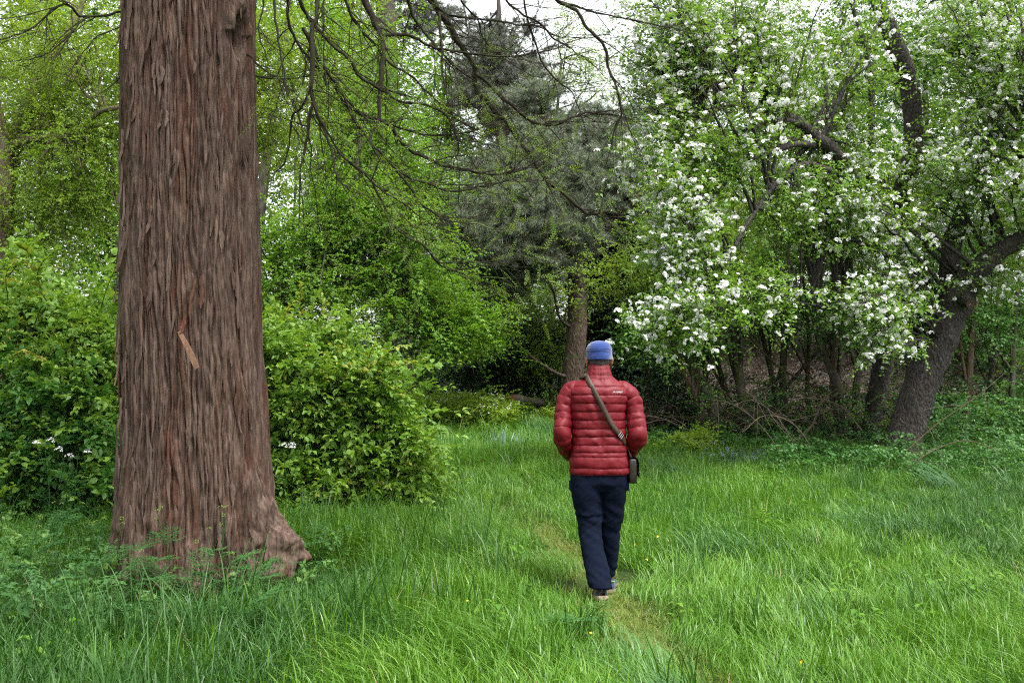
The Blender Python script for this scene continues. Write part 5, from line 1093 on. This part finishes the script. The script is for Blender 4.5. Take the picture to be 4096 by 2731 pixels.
for i, (pb, pt, px2, d, rad, lab) in enumerate(THK):
    rr_ = np.random.default_rng(300 + i); b = ground_at(pb, d) - (0, 0, .05); top = P(px2, pt, d - .2); h = top[2] - b[2]
    q = np.array([b, b * .75 + top * .25 + np.array((rr_.normal(0, .10), rr_.normal(0, .1), 0)), b * .45 + top * .55 + np.array((rr_.normal(0, .14), rr_.normal(0, .1), 0)), top])
    tr = [(q, [rad * 1.25, rad, rad * .8, rad * .4])]
    for k in range(2):
        s0 = q[1] * (1 - .3 * k) + q[2] * .3 * k; e = s0 + np.array((rr_.normal(0, .8), rr_.normal(0, .4), rr_.uniform(1.0, 2.2))); tr.append((np.array([s0, (s0 + e) / 2 + rr_.normal(0, .12, 3), e]), [rad * .55, rad * .4, rad * .2]))
    plant('thicket_tree', lab, 'tree', b, tr, [(top + np.array((rr_.normal(0, .3), 0, .1)), np.array((1.1, .8, .8)), 6, i % 2), (top + np.array((rr_.normal(0, .6), .2, .9)), np.array((1.2, .8, .9)), 5, 0), (q[2] + np.array((0, 0, .2)), np.array((.9, .6, .5)), 3, 1)], B_brown if i % 2 else B_grey, [S_lime, S_mid], group='thin trunked trees of the thicket', sub=7, per=6, ssize=.8, lrad=.018, seed=310 + i, twig=.005, start=(.3, 1), limbvis=False, rough=.16, sides=9)

# taller trees closing the view behind, each with its own crown
BACK = [  # px, depth, top py, half width px, sprays, label
 (60, 30, -40, 90, S_lime, 'tall lime green tree filling the upper left behind the slanting trunk'),
 (170, 27, 20, 60, S_mid, 'mid green tree hidden largely by the big trunk'),
 (-10, 21, 200, 60, S_mid, 'dark leafy tree in the gap above the left shrub'),
 (110, 19, 220, 50, S_horn, 'bushy young tree between left shrub and big trunk'),
 (350, 36, -30, 70, S_lime, 'pale green far tree above the layered boughs'),
 (440, 38, 60, 50, S_horn, 'bright far tree between furrowed trunk and grey pine'),
 (430, 31, 280, 50, S_horn, 'shaded tree behind the garlic mustard bank'),
 (600, 34, 270, 50, S_lime, 'pale green far tree glimpsed right of the pine trunk'),
 (565, 38, 60, 70, S_lime, 'pale far tree rising behind the pine crown'),
 (690, 30, 90, 60, S_lime, 'yellow green tree behind the drooping apple boughs'),
 (760, 28, 60, 60, S_lime, 'loose sunny green tree behind the thicket stems'),
 (840, 27, 40, 60, S_mid, 'mid green tree behind the middle of the thicket'),
 (930, 27, 30, 60, S_mid, 'shady tree behind the leaning apple trunk'),
 (1010, 26, 60, 60, S_mid, 'shady tree at the right end of the wood'),
 (1060, 21, 120, 60, S_lime, 'green tree reaching in from the right edge')]
for i, (px, d, top, hw, sp_, lab) in enumerate(BACK):
    rr_ = np.random.default_rng(400 + i); b = ground_at(px, d) - (0, 0, .1); tp = P(px + rr_.normal(0, 6), top, d); h = tp[2] - b[2]; q = np.array([b, b * .6 + tp * .4 + np.array((rr_.normal(0, .25), 0, 0)), tp]); w = hw * d / F
    es = []; nh = max(3, int(h / 2.0))
    for k in range(nh):
        f = .22 + .78 * k / (nh - 1); es.append((b + (tp - b) * f + np.array((rr_.normal(0, w * .3), rr_.normal(0, .5), 0)), np.array((w * (1.05 - .35 * f), min(w, 2.2), h / nh * .75)), 8, 0))
    plant('woodland_tree', lab, 'tree', b, [(q, [.16, .12, .04])], es, B_grey, sp_, group='trees of the wood behind the clearing', sub=7, per=6, ssize=1.25, lrad=.03, seed=420 + i, twig=.007, limbvis=(i < 3), spread=.3, upb=.1, start=(.1, 1))
# redwood crown above the frame and unseen wood behind the viewer, both added for shade
r = np.random.default_rng(78); k = 1500; a = r.uniform(0, 6.283, k); q = 4.6 * np.sqrt(r.random(k)); z = r.uniform(6.6, 12, k); pts_ = np.stack([TX + .4 + q * np.cos(a), TY + q * np.sin(a) * 1.1, z + .12 * q], -1); dd = np.stack([np.cos(a), np.sin(a), r.normal(-.1, .3, k)], -1)
scatter('crown', S_feather, local(redwood, pts_), eulers(dd, unit(np.array((0, 0, 1.)) + r.normal(0, .3, (k, 3)))), r.uniform(3, 6, k), None, redwood)
k = 4200; x = r.uniform(-18, 18, k); y = -4.5 - r.uniform(0, 8, k) - .1 * np.abs(x); z = .3 + 12 * r.random(k); d = r.normal(size=(k, 3)) * np.array((1, 1, .35))
tag(scatter('added_wood_behind', S_mid, np.stack([x, y, z], -1), eulers(d, unit(np.array((0, 0, 1.)) + r.normal(0, .3, (k, 3)))), r.uniform(1.8, 3, k)), 'unseen green wood added behind the viewer to cut the front light')
# the wood beyond: one mass
def far_wood():
    k = 21000; r = np.random.default_rng(77); x = r.uniform(-34, 34, k); y = 40 + r.uniform(0, 9, k) + np.abs(x) * -.28
    g = gz(x, y); px = 512 + x / y * F; cap = np.interp(px, [-100, 300, 420, 470, 620, 660, 760, 1100], [20, 20, 15, 11, 9, 10, 12, 13]) * (1 + .18 * pn(np.stack([x * .25, y * .25, y * 0], -1)) + .1 * pn(np.stack([x, y, y * 0], -1)))
    z = g + cap * r.random(k) ** .8; s = r.uniform(1.6, 3.0, k); d = r.normal(size=(k, 3)) * np.array((1, 1, .35)); n5 = pn(np.stack([x * .3, y * .3, z * .3], -1), 9)
    x2 = r.uniform(-19, -3.2, 9000); y2 = r.uniform(23.5, 30, 9000); x = np.concatenate([x, x2]); y = np.concatenate([y, y2]); z = np.concatenate([z, gz(x2, y2) + 1.5 + 12.5 * r.random(9000)]); n5 = np.concatenate([n5, np.full(9000, .3) + .3 * pn(np.stack([x2 * .3, y2 * .3, y2 * 0], -1), 9)]); d = np.concatenate([d, r.normal(size=(9000, 3)) * np.array((1, 1, .35))]); s = np.concatenate([s, r.uniform(1.1, 1.9, 9000)]); k = len(x)
    w = np.where(n5 > .15, r.integers(0, 3, k), np.where(n5 > -.2, 3 + r.integers(0, 2, k), 3 + r.integers(0, 4, k)))
    o = scatter('far_wood', S_lime + S_mid + S_dark, np.stack([x, y, z], -1), eulers(d, unit(np.array((0, 0, 1.)) + r.normal(0, .3, (k, 3)))), s, w)
    tag(o, 'distant green wood closing the view beyond the clearing')
far_wood()
# ------------------------------------------------------------------ undergrowth
def ground_patch(name, label, protos, boxes, seed, base=True):
    r = np.random.default_rng(seed); pts, sc, wh = [], [], []
    for px0, px1, d0, d1, n_, h0, h1, s0, w_ in boxes:
        d = r.uniform(d0, d1, n_); px = r.uniform(px0, px1, n_); x = (px - 512) / F * d; g = gz(x, d); pts.append(np.stack([x, d, g + r.uniform(h0, h1, n_) * (1 + .5 * pn(np.stack([x * 1.3, d * 1.3, d * 0], -1)))], -1)); sc.append(r.uniform(.7, 1.2, n_) * s0)
        wh.append(r.choice(w_, n_))
    pts = np.concatenate(pts); k = len(pts); d = r.normal(size=(k, 3)) * np.array((1, 1, .35)); d[:, 1] -= .25
    return tag(scatter(name, protos, pts, eulers(d, unit(np.array((0, 0, 1.)) + r.normal(0, .3, (k, 3)))), np.concatenate(sc), np.concatenate(wh)), label)
L_grassy = leaf_mat('herb_leaf', (.06, .17, .03), (.11, .23, .045), (.18, .30, .07), trans=.35)
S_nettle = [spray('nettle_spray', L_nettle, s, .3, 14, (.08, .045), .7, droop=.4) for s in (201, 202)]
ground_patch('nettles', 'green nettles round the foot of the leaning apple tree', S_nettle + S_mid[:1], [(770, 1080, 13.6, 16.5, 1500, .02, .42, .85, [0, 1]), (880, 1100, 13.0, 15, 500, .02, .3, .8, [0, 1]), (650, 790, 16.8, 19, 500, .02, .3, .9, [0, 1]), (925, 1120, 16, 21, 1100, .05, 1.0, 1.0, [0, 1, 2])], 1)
ground_patch('herbs', 'leafy green herbs and nettles among the grass round the big trunk', [S_nettle[0], S_nettle[1], spray('fern_spray', L_fern, 205, .26, 22, (.05, .022), .8, droop=.3), spray('herb_spray', L_grassy, 206, .2, 9, (.075, .05), .6, True)], [(-20, 120, 5.6, 8.6, 260, .02, .34, .75, [0, 1, 2, 3]), (100, 330, 5.5, 6.9, 150, .02, .26, .7, [0, 2, 2, 3]), (290, 345, 7.0, 8.5, 40, .02, .34, .75, [0, 3]), (300, 560, 5.3, 8, 40, .02, .2, .6, [2, 3])], 12)
ground_patch('undergrowth', 'dark green leaves and ivy on the wood floor behind the clearing', S_dark + S_ivy + S_mid + S_haw, [(640, 700, 19, 22, 380, .0, 1.5, 1.0, [0, 1, 2, 3, 6]), (690, 900, 17.6, 20.5, 1000, .0, 1.1, .9, [0, 1, 4, 5, 6, 7]), (380, 660, 26, 31, 700, .0, 1.2, 1.2, [0, 1, 2, 3, 4]), (430, 660, 26, 29, 350, 1.0, 2.5, 1.1, [0, 4, 5]), (-80, 260, 13, 19, 900, .0, 2.2, 1.0, [0, 1, 4, 5]), (900, 1100, 18, 22, 700, .2, 2.2, 1.0, [0, 1, 4, 5, 6]), (250, 400, 17, 22, 500, 0, 2, 1., [0, 1, 4])], 2)
S_must = [spray('mustard_spray', L_lime, s, .3, 12, (.075, .06), .6) for s in (211, 212)] + [pobj('mustard_flower', flower_cluster('mustard_flower', 7, 9, .012, .03))]
ground_patch('garlic_mustard', 'bright bank of white flowered garlic mustard at the far edge of the grass', S_must, [(395, 515, 20.6, 24, 1900, .05, .62, 1.15, [0, 1]), (395, 512, 20.6, 23, 190, .5, .72, .9, [2]), (480, 565, 22.2, 24.5, 420, .05, .45, 1.0, [0, 1]), (505, 570, 24.5, 26, 120, .05, .4, 1, [0])], 3)
ground_patch('young_nettles', 'pale yellow green young plants at the grass edge right of the man', [spray('pale_spray', L_lime, 221, .3, 12, (.08, .05), .6)], [(668, 706, 16.0, 17.2, 130, .05, .45, 1.0, [0])], 4)
ground_patch('forget_me_nots', 'patch of pale blue small flowers at the grass edge', [pobj('blue_flower', flower_cluster('blue_flower', 8, 7, .011, .05, L_blue))], [(700, 765, 14.8, 15.8, 80, .10, .30, .8, [0])], 5)
ground_patch('leaf_litter', 'pinkish brown dead leaves and brushwood on the bank', [spray('litter_spray', L_brown, s, .5, 16, (.08, .05), .2, stem=.006) for s in (231, 232)], [(640, 1060, 19.5, 30, 3600, .0, .25, 1.1, [0, 1])], 6)
def dry_sticks(name, label, boxes, seed):
    r = np.random.default_rng(seed); mb = MB()
    for px0, px1, d0, d1, n_, ln, h, arch in boxes:
        for i in range(n_):
            d = r.uniform(d0, d1); x = (r.uniform(px0, px1) - 512) / F * d; p0 = np.array((x, d, float(gz(x, d)) + r.uniform(0, h))); dr = unit(np.array((r.normal(), r.normal(0, .5), r.uniform(.0, 1.0)))); l_ = ln * r.uniform(.4, 1.2)
            p2 = p0 + dr * l_; p2[2] -= arch * l_ * r.random(); q = bez(p0, (p0 + p2) / 2 + np.array((0, 0, arch * l_ * .8)) + r.normal(0, .1 * l_, 3), p2, 7); tube(mb, q, np.linspace(.006, .002, 7) * r.uniform(.6, 1.5), 3)
    o = mb.build(name, B_dry); return tag(o, label, kind='stuff')
dry_sticks('brushwood', 'tangle of dry brown sticks on the wood floor', [(640, 900, 17.5, 22, 420, 1.3, .6, .3), (500, 660, 23, 27, 260, 1.2, .5, .3), (430, 520, 25, 28, 60, 1.0, .5, .3)], 8)
M_bramble = [('arching dry bramble stem in front of the thicket, rising to the left', [(800, 455), (778, 418), (752, 400), (728, 408)], 15.0), ('long straw coloured bramble stem crossing the leaning apple trunk', [(868, 470), (900, 455), (935, 425), (978, 395), (1005, 372)], 14.2), ('dry bramble stem arching low before the nettles', [(862, 430), (838, 404), (800, 398), (776, 412)], 15.4), ('thin pale bramble loop beneath the leaning apple tree', [(905, 470), (930, 452), (965, 440), (1005, 452)], 13.6), ('curved bare branch, pale brown, leaning out of the thicket', [(790, 445), (812, 425), (822, 400), (838, 388)], 16.0), ('dry bramble hoop over the forget me nots', [(820, 462), (795, 425), (765, 415), (742, 432)], 14.6), ('dry stem rising at a slant left of the nettles', [(790, 470), (765, 430), (735, 405), (705, 398)], 14.9)]
for i, (lab, pts, d) in enumerate(M_bramble):
    q = resample(PL(pts, d, d - .3), 16); b = q[0].copy(); q[:, 2] += 0; mb = MB(); tube(mb, q - b, np.linspace(.03 if i == 4 else .011, .004, 16), 6, rough=.15)
    r = np.random.default_rng(500 + i); br = thing('bramble', lab, 'bramble', tuple(b), group='dry brambles at the wood edge'); mb.build('cane', B_dry, br); mb = MB()
    for j in range(9):
        k = r.integers(3, 15); e = q[k] + r.normal(0, .3, 3); tube(mb, bez(q[k], (q[k] + e) / 2 + r.normal(0, .05, 3), e, 5) - b, np.linspace(.005, .002, 5), 3)
    mb.build('side_twigs', B_dry, br)['kind'] = 'stuff'
# felled log
b = ground_at(516, 22.5); lg = thing('log', 'felled log with orange brown sawn end lying at the far grass edge', 'log', tuple(b))
q = np.array([P(513, 398, 22.3), P(525, 400, 22.9), P(541, 403, 23.6)]); q = resample(q, 8); mb = MB(); tube(mb, q - b, np.full(8, .10), 16, rough=.12); mb.build('bark', B_grey, lg)
T_, N_, B_ = frames(q); V = q[0] + N_[0] * .098 * np.cos(ang)[:, None] + B_[0] * .098 * np.sin(ang)[:, None] - b; mb = MB(); mb.add(np.vstack([V, V.mean(0) - T_[0] * .01]), np.stack([np.arange(20), (np.arange(20) + 1) % 20, np.full(20, 20)], -1)); mb.build('cut_face', bark_mat('sawn_wood', [(.10, .042, .02), (.17, .08, .042)], bump=.2), lg)
# daffodil leaves gone over
def strap_leaf(mb, b, az, ln, lean, w):
    t = np.linspace(0, 1, 7); d = np.array((math.cos(az), math.sin(az), 0)); c = b + d * (lean * t ** 2 * ln)[:, None] + np.array((0, 0, 1)) * ((t - .25 * lean * t ** 3) * ln)[:, None]; s = np.array((-math.sin(az + .6), math.cos(az + .6), 0)); ww = w * np.array((.8, 1, 1, .95, .8, .5, .08)) / 2
    V = np.stack([c - s * ww[:, None], c + s * ww[:, None]], 1).reshape(-1, 3); mb.add(V, grid_faces(7, 2, False), rng.random())
for (pc, d, n_, lab, fl) in ((499, 16.8, 22, 'clump of bluish daffodil leaves with a withered flower in the grass', True), (514, 17.2, 6, 'small bluish daffodil tuft right of the larger clump', False), (946, 12.3, 26, 'flattened bluish bulb leaves in the grass below the leaning apple tree', False)):
    b = ground_at(pc, d); th_ = thing('daffodil_clump', lab, 'plant', tuple(b)); r = np.random.default_rng(int(pc))
    for i in range(n_):
        mb = MB(); strap_leaf(mb, np.array((r.normal(0, .10), r.normal(0, .08), 0)), r.uniform(0, 6.28) if pc < 900 else math.pi + r.normal(0, .6), r.uniform(.32, .58), r.uniform(.05, .45) if pc < 900 else r.uniform(.7, 1.1), .030); mb.build('leaf', L_bluegrey, th_)
    if fl:
        e = P(479, 409, d) - b; q = bez(np.array((-.12, 0, 0)), np.array((-.15, 0, .35)), e, 9); mb = MB(); tube(mb, q, .005, 5); mb.build('flower_stalk', L_bluegrey, th_)
        mb = MB(); mb2 = flower_cluster('withered_flower', 12, 3, .035, .015, L_brown); obj('withered_flower', mb2, th_, e)
# cow parsley round the big trunk
def frond(mb, p0, dr, ln, r):
    up = np.array((0, 0, 1.)); dr = unit(dr); sd_ = unit(np.cross(dr, up)); q = bez(p0, p0 + dr * ln * .5 + up * ln * .18, p0 + dr * ln - up * ln * .1, 8); tube(mb, q, np.linspace(.002, .0008, 8), 3, att=.2)
    for i in range(2, 8):
        for s in (-1, 1):
            l2 = ln * .42 * (1 - (i - 2) / 7.0) ; d2 = unit(dr * .6 + sd_ * s + up * r.normal(.05, .12)); s2 = unit(np.cross(d2, up))
            for j in range(1, 5):
                for s3 in (-1, 1):
                    V, Fc = leaf_shape(l2 * .40 * (1.15 - j * .18), l2 * .22, .15, .2); mb.add(place(V, q[i] + d2 * l2 * j * .22, d2 * .7 + s2 * s3 * .8, up), Fc, r.random())
            V, Fc = leaf_shape(l2 * .3, l2 * .14, .15, .2); mb.add(place(V, q[i] + d2 * l2 * .85, d2, up), Fc, r.random())
CP = [(172, 596, 6.5, .62, 3, 'cow parsley with drooping buds in front of the middle of the big trunk'), (207, 600, 6.4, .5, 4, 'feathery cow parsley right of the middle of the big trunk foot'), (225, 598, 6.45, .62, 4, 'cow parsley with pale flowers before the burred root'), (250, 610, 6.2, .36, 4, 'low cow parsley in front of the burred root'), (150, 612, 6.2, .42, 4, 'cow parsley at the left foot of the big trunk'), (118, 600, 6.5, .55, 4, 'tall cow parsley against the left edge of the big trunk'), (95, 592, 6.8, .5, 4, 'cow parsley in long grass left of the big trunk'), (62, 575, 7.2, .6, 4, 'flowering cow parsley before the left shrub'), (35, 590, 6.9, .5, 4, 'cow parsley nearest the left border'), (180, 640, 5.7, .35, 4, 'low cow parsley in the grass nearest the viewer'), (232, 655, 5.5, .34, 4, 'pale nettle leaved plant in the near grass right of the trunk'), (80, 640, 5.8, .34, 3, 'shaded cow parsley in the near left grass'), (300, 560, 7.6, .45, 4, 'fresh leafy plant right of the burred root'), (75, 520, 8.7, .8, 3, 'white flowered cow parsley below the left shrub'), (292, 512, 9.3, .8, 2, 'white flowered cow parsley right of the trunk against the shrub'), (52, 505, 9.0, .85, 3, 'tallest white flowered cow parsley left of the trunk'), (590, 640, 5.9, .2, 2, 'tiny herb beside the path')]
S_bud = [flower_cluster('umbel', 50 + i, 14, .0065, .03, L_feather) for i in range(3)]
S_umb = [flower_cluster('umbel', 40 + i, 16, .0065, .03, L_petal) for i in range(3)]
for i, (px, py, d, h, nf, lab) in enumerate(CP):
    r = np.random.default_rng(600 + i); b = ground_at(px, d); th_ = thing('cow_parsley', lab, 'plant', tuple(b), group='cow parsley round the big trunk')
    top = np.array((r.normal(0, .05), r.normal(0, .05), h)); q = bez(np.zeros(3), np.array((r.normal(0, .03), 0, h * .5)), top, 8); mb = MB(); tube(mb, q, np.linspace(.004, .0018, 8), 5, att=.3); mb.build('stem', L_fern, th_)
    for k in range(nf + 2):
        p0 = q[r.integers(0, 6)] * .9; a = r.uniform(0, 6.28); mb = MB(); frond(mb, p0, np.array((math.cos(a), math.sin(a), r.uniform(.3, 1.0))), r.uniform(.22, .34), r); mb.build('frond', L_fern, th_)
    for k in range(3 if h > .45 else 1):
        e = top + np.array((r.normal(0, .07), r.normal(0, .05), r.uniform(-.02, .08))); mb = MB(); tube(mb, np.array([q[5], (q[5] + e) / 2, e]), .0015, 3, att=.3); mb.build('flower_stalk', L_fern, th_); o = obj('umbel', S_umb[k] if h > .75 else S_bud[k], th_, e); o.scale = (1.4 if h > .75 else .7,) * 3
# buttercups
M_butter = leaf_mat('buttercup_petal', (.7, .5, .02), (.8, .6, .03), trans=.2, rough=.3)
mbm = flower_cluster('flower', 15, 2, .009, .005, M_butter); mb = MB(); tube(mb, np.array([(0, 0, 0), (.01, 0, .13), (0, 0, .25)]), .0015, 4); stm = mb.mesh('stem', L_fern)
for i, (px, py, lab) in enumerate(((635, 543, 'buttercup in the grass level with the knees of the man'), (657, 535, 'buttercup farther right of the knees'), (646, 558, 'small buttercup below the other two right of the man'), (468, 600, 'buttercup in the near grass left of the path'), (590, 632, 'buttercup near the path edge behind the man'), (690, 478, 'buttercup in the far grass below the pale young plants'), (800, 660, 'buttercup in the grass close to the viewer on the right'))):
    d = F * (1.6 - .25) / (py - 367); b = ground_at(px, d); t_ = thing('buttercup', lab, 'flower', tuple(b), rz=i, group='buttercups in the grass'); obj('stem', stm, t_); obj('flower', mbm, t_, (0, 0, .25))
print('instances', NINST)
